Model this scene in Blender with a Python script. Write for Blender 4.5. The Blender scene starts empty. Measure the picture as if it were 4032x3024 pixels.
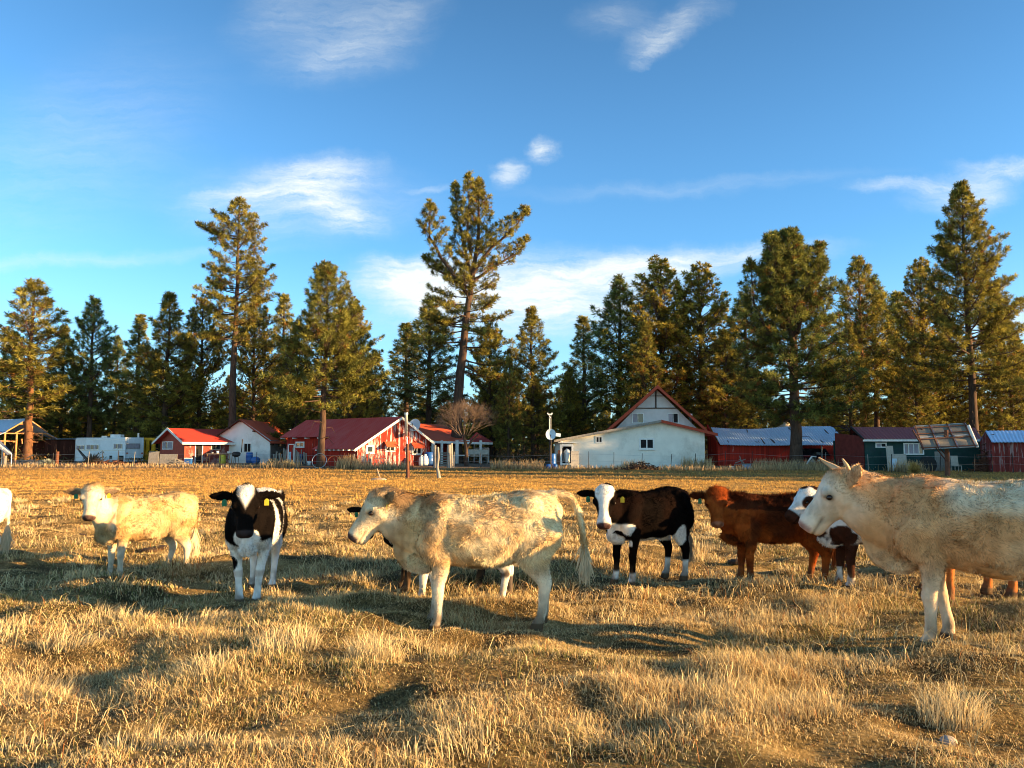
import bpy, math, random
import numpy as np
from mathutils import Vector
R = math.radians
scene = bpy.context.scene
col = scene.collection

# ---------------------------------------------------------------- camera
CAMZ, FPX, UC, VC, HV = 1.6, 3046.0, 2016.0, 1512.0, 1775.0
TILT = math.atan((HV - VC) / FPX)
cam = bpy.data.cameras.new("camera"); camo = bpy.data.objects.new("camera", cam); col.objects.link(camo)
cam.sensor_width = 36; cam.lens = 36 * FPX / 4032; cam.clip_start = .05; cam.clip_end = 6000
camo.location = (0, 0, CAMZ); camo.rotation_euler = (math.pi / 2 + TILT, 0, 0)
scene.camera = camo
# ---------------------------------------------------------------- light
SUN_EL, SUN_AZ = 10.5, 16.0      # elevation; degrees the sun stands towards the camera from due +X
sun = bpy.data.lights.new("sun", 'SUN'); suno = bpy.data.objects.new("sun", sun); col.objects.link(suno)
sun.energy = 5.0; sun.angle = R(.5); sun.color = (1.0, .63, .27)
sd = Vector((math.cos(R(SUN_EL)) * math.cos(R(SUN_AZ)), -math.cos(R(SUN_EL)) * math.sin(R(SUN_AZ)), math.sin(R(SUN_EL))))
suno.rotation_euler = sd.to_track_quat('Z', 'Y').to_euler()
suno.location = (30, -6, 12)
scene.view_settings.view_transform = 'Standard'; scene.view_settings.look = 'None'
scene.view_settings.exposure = 1.85; scene.view_settings.gamma = 1.0
scene.cycles.max_bounces = 4; scene.cycles.diffuse_bounces = 2; scene.cycles.glossy_bounces = 2
scene.cycles.transparent_max_bounces = 4; scene.cycles.use_denoising = True; scene.cycles.filter_width = 1.0
scene.cycles.sample_clamp_indirect = 4.0

def ray(u, v):
    c, s = math.cos(TILT), math.sin(TILT)
    x, z, y = (u - UC), -(v - VC), FPX
    return Vector((x, y * c - z * s, y * s + z * c))
def at(u, v, Y):
    "world point seen at source pixel (u, v) at distance Y"
    d = ray(u, v); d *= Y / d.y
    return Vector((d.x, d.y, d.z + CAMZ))
def gnd(u, v, z=0.0):
    d = ray(u, v); d *= (z - CAMZ) / d.z
    return Vector((d.x, d.y, z))
def zat(v, Y): return at(UC, v, Y).z
def xat(u, Y, v=1800): return at(u, v, Y).x

# ---------------------------------------------------------------- world: sky with thin clouds
world = bpy.data.worlds.new("World"); scene.world = world; world.use_nodes = True
wt = world.node_tree; wt.nodes.clear()
class NT:
    def __init__(s, t): s.t = t
    def n(s, typ, **kw):
        nd = s.t.nodes.new(typ)
        for k, v in kw.items():
            if k == 'ins':
                for kk, vv in v.items():
                    if hasattr(vv, 'is_output') or isinstance(vv, bpy.types.NodeSocket): s.t.links.new(vv, nd.inputs[kk])
                    else: nd.inputs[kk].default_value = vv
            else: setattr(nd, k, v)
        return nd
    def math(s, op, a, b=0.0, clamp=False):
        return s.n('ShaderNodeMath', operation=op, use_clamp=clamp, ins={0: a, 1: b}).outputs[0]
    def mix(s, f, a, b, blend='MIX'):
        m = s.n('ShaderNodeMix', data_type='RGBA', blend_type=blend)
        for i, v in ((0, f), (6, a), (7, b)):
            if isinstance(v, bpy.types.NodeSocket): s.t.links.new(v, m.inputs[i])
            else: m.inputs[i].default_value = v if i == 0 else tuple(v) + ((1,) if len(v) == 3 else ())
        return m.outputs[2]
    def ramp(s, f, stops, interp='LINEAR'):
        r = s.n('ShaderNodeValToRGB', ins={0: f}); r.color_ramp.interpolation = interp
        e = r.color_ramp.elements
        while len(e) > 1: e.remove(e[-1])
        e[0].position = stops[0][0]; e[0].color = tuple(stops[0][1]) + (1,)
        for p, c in stops[1:]:
            x = e.new(p); x.color = tuple(c) + (1,)
        return r.outputs[0]
    def noise(s, vec, scale, detail=3, rough=.55, dist=0, out=0):
        return s.n('ShaderNodeTexNoise', ins={'Vector': vec, 'Scale': scale, 'Detail': detail, 'Roughness': rough, 'Distortion': dist}).outputs[out]
    def mapping(s, vec, loc=(0, 0, 0), rot=(0, 0, 0), sc=(1, 1, 1), typ='POINT'):
        return s.n('ShaderNodeMapping', vector_type=typ, ins={'Vector': vec, 'Location': loc, 'Rotation': rot, 'Scale': sc}).outputs[0]
W = NT(wt)
sky = W.n('ShaderNodeTexSky', sky_type='NISHITA', sun_disc=False, sun_elevation=R(SUN_EL), sun_rotation=R(90 + SUN_AZ),
          altitude=1500, air_density=1.0, dust_density=.25, ozone_density=3.5)
tc = W.n('ShaderNodeTexCoord').outputs['Generated']
sp = W.n('ShaderNodeSeparateXYZ', ins={0: tc})
yy = W.math('MAXIMUM', sp.outputs[1], .05)
gx = W.math('DIVIDE', sp.outputs[0], yy); gz = W.math('DIVIDE', sp.outputs[2], yy)
g2 = W.n('ShaderNodeCombineXYZ', ins={0: gx, 1: gz, 2: 0.0}).outputs[0]
warp = W.noise(g2, 7.0, 7, .65, 0, 1)
g3 = W.n('ShaderNodeVectorMath', operation='MULTIPLY_ADD', ins={0: warp, 1: (.11, .06, 0), 2: g2}).outputs[0]
def cloud_blob(u, v, ru, rv, rot, amp, inner=.0):
    d = ray(u * 1.8228, v * 1.8228)
    cx, cz = d.x / d.y + .055, d.z / d.y + .03
    m = W.mapping(g3, (cx, cz, 0), (0, 0, R(rot)), (ru / 1671, rv / 1671, 1), 'TEXTURE')
    L = W.n('ShaderNodeVectorMath', operation='LENGTH', ins={0: m}).outputs['Value']
    mr = W.n('ShaderNodeMapRange', interpolation_type='SMOOTHSTEP', ins={'Value': L, 'From Min': inner, 'From Max': 1.15, 'To Min': amp, 'To Max': 0.0})
    return mr.outputs[0]
blobs = [(800, 60, 200, 120, 25, .30), (620, 30, 170, 110, 20, .20), (700, 130, 190, 60, 8, .15),
         (1450, 60, 150, 50, 32, .42), (1400, 115, 60, 25, 35, .3), (1330, 40, 120, 60, 10, .16),
         (690, 375, 170, 62, 4, .55), (540, 415, 170, 32, 5, .45), (720, 450, 150, 50, -18, .6), (640, 430, 330, 110, 0, .3),
         (1178, 322, 52, 34, 15, .6), (1098, 378, 52, 40, 20, .6), (935, 410, 60, 12, 0, .22),
         (880, 625, 150, 72, -18, .95), (1130, 640, 420, 115, 2, 1.0), (1440, 570, 300, 50, 4, .6), (950, 575, 200, 38, 4, .4),
         (1650, 545, 240, 26, 2, .3),
         (2080, 410, 150, 55, 8, .55), (2190, 365, 160, 28, -4, .5), (1950, 405, 160, 20, 2, .3), (200, 560, 500, 22, 3, .18),
         (150, 320, 420, 230, 30, .12), (1500, 400, 500, 25, 3, .10), (2180, 700, 130, 60, 0, .6)]
tot = None
for b in blobs:
    s_ = cloud_blob(*b); tot = s_ if tot is None else W.math('ADD', tot, s_)
streak = W.noise(W.mapping(g3, rot=(0, 0, R(-9)), sc=(6, 48, 1)), 1.0, 8, .68)
streak2 = W.noise(W.mapping(g3, rot=(0, 0, R(28)), sc=(22, 90, 1)), 1.0, 6, .7)
st = W.math('ADD', W.math('MULTIPLY', streak, .9), W.math('MULTIPLY', streak2, .5))
st = W.n('ShaderNodeMapRange', ins={'Value': st, 'From Min': .45, 'From Max': .95, 'To Min': .12, 'To Max': 1.35}).outputs[0]
cl = W.math('MULTIPLY', W.math('MULTIPLY', tot, 1.35), st, True)
elv = W.math('MULTIPLY', sp.outputs[2], 1.0)
hz = W.n('ShaderNodeMapRange', interpolation_type='SMOOTHSTEP', ins={'Value': elv, 'From Min': 0.0, 'From Max': .26, 'To Min': .62, 'To Max': 0.0}).outputs[0]
tint = W.mix(1.0, sky.outputs[0], (1.38, 1.85, 1.85), 'MULTIPLY')
c1 = W.mix(hz, tint, (3.3, 5.0, 5.6))
c2 = W.mix(cl, c1, (5.4, 5.8, 5.9))
zen = W.n('ShaderNodeMapRange', interpolation_type='SMOOTHSTEP', ins={'Value': sp.outputs[2], 'From Min': .30, 'From Max': .85, 'To Min': 1.0, 'To Max': .55}).outputs[0]  # overhead sky dimmed to cut the blue fill light
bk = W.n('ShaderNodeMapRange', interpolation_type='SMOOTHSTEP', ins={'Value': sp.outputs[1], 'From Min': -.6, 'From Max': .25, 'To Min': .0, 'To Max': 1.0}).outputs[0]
c2 = W.mix(1.0, c2, W.n('ShaderNodeCombineColor', ins={0: zen, 1: zen, 2: zen}).outputs[0], 'MULTIPLY')
c2 = W.mix(1.0, c2, W.mix(bk, (1.9, 1.5, 1.2), (1, 1, 1)), 'MULTIPLY')  # sky behind the camera brightened and warmed as added fill light
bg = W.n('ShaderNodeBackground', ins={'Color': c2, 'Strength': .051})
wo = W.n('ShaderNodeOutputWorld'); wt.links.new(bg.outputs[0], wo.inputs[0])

# ---------------------------------------------------------------- helpers
_rng = np.random.default_rng(7)
_perm = _rng.random((64, 64, 64)).astype(np.float32)
def vnoise(p, seed=0):
    "value noise 0..1 for an (N,3) array"
    p = np.asarray(p, dtype=np.float64) + seed * 17.31
    i = np.floor(p).astype(int); f = p - i; f = f * f * (3 - 2 * f)
    out = 0
    for a in (0, 1):
        for b in (0, 1):
            for c in (0, 1):
                w = (f[:, 0] if a else 1 - f[:, 0]) * (f[:, 1] if b else 1 - f[:, 1]) * (f[:, 2] if c else 1 - f[:, 2])
                out = out + w * _perm[(i[:, 0] + a) & 63, (i[:, 1] + b) & 63, (i[:, 2] + c) & 63]
    return out
def fbm(p, oct=4, seed=0):
    p = np.asarray(p, dtype=np.float64); o = 0; a = .5; t = 0
    for k in range(oct):
        o = o + a * vnoise(p, seed + k); t += a; a *= .5; p = p * 2.03
    return o / t
def sstep(a, b, x):
    t = np.clip((np.asarray(x, dtype=float) - a) / (b - a), 0, 1); return t * t * (3 - 2 * t)
def hgt(x, y):
    "terrain height (arrays)"
    x = np.atleast_1d(np.asarray(x, float)); y = np.atleast_1d(np.asarray(y, float)); z0 = np.zeros_like(x)
    near = 1 - sstep(16, 40, y)
    h = (fbm(np.stack([x * .55, y * .9, z0], 1), 3, 3) - .5) * (.36 * near + .05)
    h += (fbm(np.stack([x * 1.9, y * 2.9, z0], 1), 2, 9) - .5) * .17 * near
    h += .34 * sstep(61, 77, y) + 1.2 * sstep(82, 130, y) * sstep(-20, 30, x)
    return h
def hz1(x, y): return float(hgt(x, y)[0])

def mesh_np(name, verts, loops, starts, totals, mat, colors=None, smooth=False, uvs=None):
    me = bpy.data.meshes.new(name)
    me.vertices.add(len(verts)); me.vertices.foreach_set('co', np.asarray(verts, np.float32).ravel())
    me.loops.add(len(loops)); me.loops.foreach_set('vertex_index', np.asarray(loops, np.int32).ravel())
    me.polygons.add(len(starts)); me.polygons.foreach_set('loop_start', np.asarray(starts, np.int32))
    me.polygons.foreach_set('loop_total', np.asarray(totals, np.int32))
    if smooth is not False:
        if smooth is True: me.polygons.foreach_set('use_smooth', np.ones(len(starts), bool))
        else: me.polygons.foreach_set('use_smooth', smooth)
    me.update(calc_edges=True)
    if colors is not None:
        a = me.color_attributes.new('col', 'FLOAT_COLOR', 'POINT')
        c = np.ones((len(verts), 4), np.float32); c[:, :3] = colors; a.data.foreach_set('color', c.ravel())
    if mat: me.materials.append(mat)
    return me
ORG = {}
def link(name, me, parent=None, origin=None):
    o = bpy.data.objects.new(name, me); col.objects.link(o)
    if parent is not None:
        o.parent = parent; ORG[o.name] = ORG[parent.name]
    else:
        ORG[o.name] = Vector(origin or (0, 0, 0)); o.location = ORG[o.name]
    return o
def tag(o, label=None, cat=None, group=None, kind=None):
    if label: o['label'] = label
    if cat: o['category'] = cat
    if group: o['group'] = group
    if kind: o['kind'] = kind
    return o
def thing(name, loc, label, cat, group=None):
    o = bpy.data.objects.new(name, None); col.objects.link(o); o.location = loc; o.empty_display_size = .2
    ORG[o.name] = Vector(loc); return tag(o, label, cat, group)
class MB:
    "collects shapes in world coordinates; build() links them as one mesh object"
    def __init__(s): s.v = []; s.f = []; s.uv = []; s.sm = []
    def add(s, vs, fs, uvs=None, smooth=False):
        b = len(s.v); s.v += [tuple(x) for x in vs]
        for k, f in enumerate(fs):
            s.f.append([b + i for i in f]); s.sm.append(smooth)
            s.uv.append(uvs[k] if uvs else [(vs[i][0], vs[i][2]) for i in f])
        return s
    def box(s, c, d, rz=0, rx=0, ry=0):
        from mathutils import Euler
        E = Euler((rx, ry, rz)).to_matrix(); c = Vector(c); x, y, z = d[0] / 2, d[1] / 2, d[2] / 2
        vs = [c + E @ Vector(p) for p in ((-x, -y, -z), (x, -y, -z), (x, y, -z), (-x, y, -z), (-x, -y, z), (x, -y, z), (x, y, z), (-x, y, z))]
        fs = [(0, 1, 5, 4), (1, 2, 6, 5), (2, 3, 7, 6), (3, 0, 4, 7), (4, 5, 6, 7), (3, 2, 1, 0)]
        L = [(d[0], d[2]), (d[1], d[2]), (d[0], d[2]), (d[1], d[2]), (d[0], d[1]), (d[0], d[1])]
        return s.add(vs, fs, [[(0, 0), (a, 0), (a, b), (0, b)] for a, b in L])
    def slab(s, pts, th, flip=False):
        "polygon (coplanar, first edge horizontal) thickened away from its front"
        p = [Vector(q) for q in pts]; e1 = (p[1] - p[0]).normalized(); n = None
        for k in range(2, len(p)):
            n = e1.cross(p[k] - p[0])
            if n.length > 1e-4: break
        n.normalize(); e2 = n.cross(e1)
        if flip: n = -n
        b = [q - n * th for q in p]; N = len(p)
        uvp = [((q - p[0]).dot(e1), (q - p[0]).dot(e2)) for q in p]
        fs = [list(range(N)), list(range(2 * N - 1, N - 1, -1))]; uv = [uvp, [uvp[i] for i in range(N - 1, -1, -1)]]
        for i in range(N):
            j = (i + 1) % N; L = (p[j] - p[i]).length
            fs.append([i, i + N, j + N, j]); uv.append([(0, 0), (0, th), (L, th), (L, 0)])
        return s.add(p + b, fs, uv)
    def tube(s, pts, rad, n=8, cap=True):
        P = [Vector(p) for p in pts]; rad = rad if hasattr(rad, '__len__') else [rad] * len(P); vs = []
        X = None
        for i, p in enumerate(P):
            t = (P[min(i + 1, len(P) - 1)] - P[max(i - 1, 0)]).normalized()
            if X is None: X = t.orthogonal().normalized()
            X = (X - t * X.dot(t)).normalized(); Y = t.cross(X)
            for k in range(n):
                a = 2 * math.pi * k / n; vs.append(p + (X * math.cos(a) + Y * math.sin(a)) * rad[i])
        fs = []
        for i in range(len(P) - 1):
            for k in range(n):
                k2 = (k + 1) % n; fs.append((i * n + k, i * n + k2, (i + 1) * n + k2, (i + 1) * n + k))
        s.add(vs, fs, None, True)
        if cap: s.add(vs[:n], [list(range(n))[::-1]]); s.add(vs[-n:], [list(range(n))])
        return s
    def lathe(s, c, prof, n=20, axis='Z', smooth=True):
        c = Vector(c); vs = []
        for r, z in prof:
            for k in range(n):
                a = 2 * math.pi * k / n
                q = (r * math.cos(a), r * math.sin(a), z)
                if axis == 'X': q = (q[2], q[0], q[1])
                if axis == 'Y': q = (q[0], q[2], q[1])
                vs.append(c + Vector(q))
        fs = []
        for i in range(len(prof) - 1):
            for k in range(n):
                k2 = (k + 1) % n; fs.append((i * n + k, i * n + k2, (i + 1) * n + k2, (i + 1) * n + k))
        fs.append(list(range(n))[::-1]); m = (len(prof) - 1) * n; fs.append([m + k for k in range(n)])
        return s.add(vs, fs, None, smooth)
    def quadstrip(s, rows, smooth=False):
        "grid of points [row][k]; uv in metres along the rows"
        n = len(rows[0]); vs = [p for r in rows for p in r]; fs = []; uv = []
        U = [0]
        for k in range(1, n): U.append(U[-1] + (Vector(rows[0][k]) - Vector(rows[0][k - 1])).length)
        V = [0]
        for i in range(1, len(rows)): V.append(V[-1] + (Vector(rows[i][0]) - Vector(rows[i - 1][0])).length)
        for i in range(len(rows) - 1):
            for k in range(n - 1):
                fs.append((i * n + k, i * n + k + 1, (i + 1) * n + k + 1, (i + 1) * n + k))
                uv.append([(U[k], V[i]), (U[k + 1], V[i]), (U[k + 1], V[i + 1]), (U[k], V[i + 1])])
        return s.add(vs, fs, uv, smooth)
    def build(s, name, mat, parent=None, origin=None, label=None):
        if parent is None and origin is None:
            A = np.array(s.v); origin = Vector((A[:, 0].mean(), A[:, 1].mean(), A[:, 2].min()))
        org = ORG[parent.name] if parent is not None else Vector(origin)
        me = bpy.data.meshes.new(name); me.from_pydata([(x - org.x, y - org.y, z - org.z) for x, y, z in s.v], [], s.f)
        ul = me.uv_layers.new(name='UVMap'); ul.data.foreach_set('uv', np.array([c for f in s.uv for c in f], np.float32).ravel())
        me.polygons.foreach_set('use_smooth', s.sm); me.update()
        if mat: me.materials.append(mat)
        o = link(name, me, parent, org)
        if label: o['label'] = label
        return o

# ---------------------------------------------------------------- materials
def new_mat(name):
    m = bpy.data.materials.new(name); m.use_nodes = True; t = NT(m.node_tree)
    return m, t, m.node_tree.nodes['Principled BSDF']
def pmat(name, c, rough=.7, metal=0, var=.18, scale=6, bump=.0, dirt=None, dirt_amt=.5, spec=.3, uv=False, stretch=(1, 1, 1)):
    "plain surface with mottled colour, optional dirt and bump"
    m, t, b = new_mat(name)
    tcn = t.n('ShaderNodeTexCoord'); vec = tcn.outputs['UV' if uv else 'Object']
    if stretch != (1, 1, 1): vec = t.mapping(vec, sc=stretch)
    n1 = t.noise(vec, scale, 5, .6)
    f = t.n('ShaderNodeMapRange', ins={'Value': n1, 'From Min': .3, 'From Max': .7, 'To Min': 1 - var, 'To Max': 1 + var}).outputs[0]
    cc = t.mix(1.0, (c[0], c[1], c[2]), t.n('ShaderNodeCombineColor', ins={0: f, 1: f, 2: f}).outputs[0], 'MULTIPLY')
    if dirt:
        n2 = t.noise(vec, scale * .37, 6, .7)
        df = t.n('ShaderNodeMapRange', ins={'Value': n2, 'From Min': .5, 'From Max': .68, 'To Min': 0, 'To Max': dirt_amt}).outputs[0]
        cc = t.mix(df, cc, dirt)
    t.t.links.new(cc, b.inputs['Base Color'])
    b.inputs['Roughness'].default_value = rough; b.inputs['Metallic'].default_value = metal
    b.inputs['Specular IOR Level'].default_value = spec
    if bump:
        bp = t.n('ShaderNodeBump', ins={'Height': n1, 'Strength': bump, 'Distance': .02}); t.t.links.new(bp.outputs[0], b.inputs['Normal'])
    return m
def plank_mat(name, c, peel, peel_amt=.5, w=.2, dark=(.03, .012, .008), rough=.85):
    "vertical painted boards, paint peeling in long vertical flakes"
    m, t, b = new_mat(name)
    uv = t.n('ShaderNodeTexCoord').outputs['UV']
    s = t.n('ShaderNodeSeparateXYZ', ins={0: uv})
    k = t.math('DIVIDE', s.outputs[0], w); fl = t.math('FLOOR', k); fr = t.math('FRACT', k)
    wn = t.n('ShaderNodeTexWhiteNoise', noise_dimensions='1D', ins={'W': fl}).outputs[0]
    tone = t.n('ShaderNodeMapRange', ins={'Value': wn, 'To Min': .72, 'To Max': 1.2}).outputs[0]
    base = t.mix(1.0, c, t.n('ShaderNodeCombineColor', ins={0: tone, 1: tone, 2: tone}).outputs[0], 'MULTIPLY')
    pn = t.noise(t.mapping(uv, sc=(9, .8, 1)), 1.0, 5, .65)
    pn2 = t.noise(uv, .45, 2, .5)
    pm = t.math('ADD', t.math('ADD', pn, t.math('MULTIPLY', wn, .16)), t.math('MULTIPLY', pn2, .4))
    pf = t.n('ShaderNodeMapRange', ins={'Value': pm, 'From Min': .98 - peel_amt * .3, 'From Max': 1.03 - peel_amt * .3, 'To Min': 0, 'To Max': .9}).outputs[0]
    cc = t.mix(pf, base, peel)
    gap = t.math('LESS_THAN', fr, .07)
    cc = t.mix(gap, cc, dark)
    t.t.links.new(cc, b.inputs['Base Color']); b.inputs['Roughness'].default_value = rough; b.inputs['Specular IOR Level'].default_value = .2
    bp = t.n('ShaderNodeBump', ins={'Height': t.math('SUBTRACT', pn, gap), 'Strength': .5, 'Distance': .02}); t.t.links.new(bp.outputs[0], b.inputs['Normal'])
    return m
def roof_mat(name, c, c2, rough=.55, metal=.0, amt=.5, patch=None, spec=.5, streak=(1.2, .35, 1)):
    m, t, b = new_mat(name)
    uv = t.n('ShaderNodeTexCoord').outputs['UV']
    n1 = t.noise(t.mapping(uv, sc=streak), 1.6, 6, .7); n2 = t.noise(t.mapping(uv, sc=(14, .7, 1)), 1.0, 4, .6)
    f = t.n('ShaderNodeMapRange', ins={'Value': t.math('ADD', t.math('MULTIPLY', n1, .7), t.math('MULTIPLY', n2, .3)), 'From Min': .42, 'From Max': .66, 'To Min': 0, 'To Max': amt}).outputs[0]
    cc = t.mix(f, c, c2)
    if patch:
        vo = t.noise(t.mapping(uv, rot=(0, 0, R(0)), sc=(2.4, .42, 1)), 1.0, 1, .4)
        pf = t.n('ShaderNodeMapRange', ins={'Value': vo, 'From Min': .69, 'From Max': .71, 'To Min': 0, 'To Max': 1}).outputs[0]
        cc = t.mix(pf, cc, patch)
    t.t.links.new(cc, b.inputs['Base Color']); b.inputs['Roughness'].default_value = rough; b.inputs['Metallic'].default_value = metal
    b.inputs['Specular IOR Level'].default_value = spec
    bp = t.n('ShaderNodeBump', ins={'Height': n1, 'Strength': .25, 'Distance': .03}); t.t.links.new(bp.outputs[0], b.inputs['Normal'])
    return m
def attr_mat(name, rough=.8, spec=.2, bump=0, bscale=60, trans=0.0, mul=1.0):
    m, t, b = new_mat(name)
    a = t.n('ShaderNodeVertexColor', layer_name='col').outputs[0]
    t.t.links.new(a, b.inputs['Base Color']); b.inputs['Roughness'].default_value = rough; b.inputs['Specular IOR Level'].default_value = spec
    if bump:
        v = t.n('ShaderNodeTexCoord').outputs['Object']
        bp = t.n('ShaderNodeBump', ins={'Height': t.noise(v, bscale, 4, .65, .6), 'Strength': bump, 'Distance': .02}); t.t.links.new(bp.outputs[0], b.inputs['Normal'])
    if trans:
        tr = t.n('ShaderNodeBsdfTranslucent', ins={'Color': a}); mx = t.n('ShaderNodeMixShader', ins={0: trans, 1: b.outputs[0], 2: tr.outputs[0]})
        t.t.links.new(mx.outputs[0], m.node_tree.nodes['Material Output'].inputs[0])
    return m
M = {}
M['red'] = plank_mat('red_boards', (.36, .025, .014), (.55, .50, .47), .02, .22)
M['red_peel'] = plank_mat('red_boards_peeling', (.33, .035, .02), (.56, .53, .52), .62, .2)
M['red_old'] = plank_mat('red_boards_faded', (.22, .035, .03), (.36, .26, .26), .45, .24)
M['red_stucco'] = pmat('red_plaster', (.36, .07, .045), .9, var=.15, scale=3, bump=.3, dirt=(.25, .12, .1), dirt_amt=.4)
M['red_chip'] = pmat('red_plaster_chipped', (.24, .045, .035), .9, var=.2, scale=5, bump=.3, dirt=(.48, .40, .38), dirt_amt=.8)
M['white_wall'] = pmat('white_block', (.76, .78, .78), .9, var=.06, scale=1.2, bump=.15, dirt=(.45, .43, .40), dirt_amt=.6)
M['cream_wall'] = pmat('cream_stucco', (.80, .77, .70), .9, var=.07, scale=1.0, bump=.2, dirt=(.50, .46, .40), dirt_amt=.7)
M['shaded_wall'] = pmat('shaded_white_block', (.30, .28, .27), .9, var=.2, scale=2, bump=.3)  # white building's side wall, its shade put into the grey colour
M['roof_orange'] = roof_mat('orange_red_roof', (.74, .12, .045), (.50, .07, .035), .6)
M['roof_red'] = roof_mat('red_roof', (.56, .05, .03), (.36, .04, .03), .6)
M['roof_barn'] = roof_mat('old_barn_roof', (.50, .045, .04), (.52, .15, .14), .6, amt=.75)
M['roof_rose'] = roof_mat('rose_roof', (.32, .075, .075), (.22, .05, .05), .55)
M['roof_blue'] = roof_mat('galvanised_sky_blue', (.58, .76, 1.0), (.44, .60, .86), .42, .25, .5, patch=None)  # metal sheet with the blue sky reflection put into its colour
M['roof_rust'] = roof_mat('galvanised_sky_blue_worn', (.62, .80, 1.0), (.50, .66, .90), .42, .25, .5, patch=(.10, .075, .09))  # worn sheet, its sky reflection likewise painted into the blue
M['tin'] = roof_mat('tin', (.5, .52, .55), (.36, .34, .33), .45, .5, .5)
M['white_paint'] = pmat('white_paint', (.74, .74, .73), .6, var=.08, scale=5, dirt=(.45, .42, .38), dirt_amt=.35)
M['red_paint'] = pmat('red_trim_paint', (.38, .05, .02), .6, var=.15, scale=4)
M['wood'] = pmat('weathered_wood', (.30, .22, .16), .9, var=.3, scale=5, bump=.4, stretch=(4, 4, .6))
M['wood_grey'] = pmat('grey_wood', (.25, .23, .21), .9, var=.3, scale=5, bump=.4, stretch=(4, 4, .6))
M['wood_orange'] = pmat('raw_timber', (.50, .24, .10), .85, var=.25, scale=5, bump=.2)
M['dark_wood'] = pmat('dark_wood', (.06, .035, .025), .9, var=.3, scale=5)
M['ply'] = pmat('plywood', (.42, .38, .33), .9, var=.15, scale=4, dirt=(.25, .22, .2))
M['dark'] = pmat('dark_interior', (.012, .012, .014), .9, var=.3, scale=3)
M['green_wall'] = pmat('dark_green_boards', (.008, .045, .042), .7, var=.25, scale=2, bump=.3, dirt=(.03, .05, .07), dirt_amt=.7)
M['rust'] = pmat('rusty_steel', (.13, .05, .03), .8, var=.35, scale=8, bump=.3, dirt=(.22, .10, .05))
M['steel'] = pmat('steel', (.45, .46, .48), .35, .8, var=.12, scale=5)
M['dark_steel'] = pmat('dark_steel', (.04, .035, .035), .6, .3, var=.2)
M['glass'] = pmat('window_glass', (.012, .016, .022), .08, 0, var=.3, scale=1.5, spec=.8)
M['curtain'] = pmat('curtain', (.32, .29, .33), .9, var=.25, scale=6, stretch=(5, 5, .3))
M['blue'] = pmat('blue_plastic', (.02, .12, .42), .4, var=.15, scale=4, dirt=(.12, .16, .25), spec=.5)
M['yellow'] = pmat('yellow_plastic', (.60, .50, .06), .5, var=.15, scale=4, dirt=(.35, .28, .1))
M['sun_orange'] = pmat('painted_sun_orange', (.85, .42, .02), .5, var=.2, scale=3, dirt=(.3, .1, .03))  # yellow timber with orange sunlight put into its base colour
M['rv'] = pmat('trailer_aluminium', (.66, .72, .78), .45, .0, var=.07, scale=1.3, dirt=(.46, .47, .47), dirt_amt=.5, spec=.5)
M['white_plastic'] = pmat('white_plastic', (.75, .75, .75), .45, var=.06, scale=4, dirt=(.5, .48, .45))
M['rubber'] = pmat('rubber', (.02, .02, .02), .8, var=.2)
M['truck'] = pmat('dark_car_paint', (.05, .02, .03), .25, .2, var=.1, scale=2, spec=.6)
M['tank'] = pmat('pale_tank', (.62, .52, .38), .7, var=.1, scale=2, dirt=(.4, .3, .2))
M['solar_back'] = pmat('panel_backsheet', (.20, .175, .14), .6, var=.08, scale=2)
M['solar'] = pmat('solar_cells', (.01, .015, .05), .12, var=.2, spec=.8)
M['bark'] = pmat('pine_bark', (.075, .045, .032), .95, var=.5, scale=2.2, bump=.8, stretch=(3.5, 3.5, .8), dirt=(.05, .035, .03), dirt_amt=.7)
M['bark_or'] = pmat('orange_bark', (.15, .07, .036), .95, var=.4, scale=2.2, bump=.7, stretch=(3.5, 3.5, .8), dirt=(.08, .045, .03), dirt_amt=.6)
M['twig'] = pmat('bare_twigs', (.23, .16, .12), .9, var=.3, scale=4)
M['stone'] = pmat('pale_stone', (.36, .32, .28), .9, var=.35, scale=40, bump=.8, dirt=(.12, .08, .05), dirt_amt=.8)
M['dung'] = pmat('dry_dung', (.05, .03, .018), .95, var=.4, scale=20, bump=.6)
M['foliage'] = attr_mat('pine_needles', .7, .25, trans=.38)
M['grass'] = attr_mat('dry_grass', .75, .25, trans=.22)
M['coat'] = attr_mat('coat', .9, .02, bump=.35, bscale=38)
M['tag_green'] = pmat('green_tag', (.01, .17, .08), .5, var=.05)
M['tag_yellow'] = pmat('yellow_tag', (.34, .30, .02), .5, var=.05)
M['ink'] = pmat('black_ink', (.01, .01, .01), .6, var=.01)
M['horn'] = pmat('horn', (.55, .36, .20), .5, var=.15, scale=12, dirt=(.25, .16, .10))
M['eye'] = pmat('dark_eye', (.012, .006, .005), .25, var=.1, spec=.4)
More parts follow.
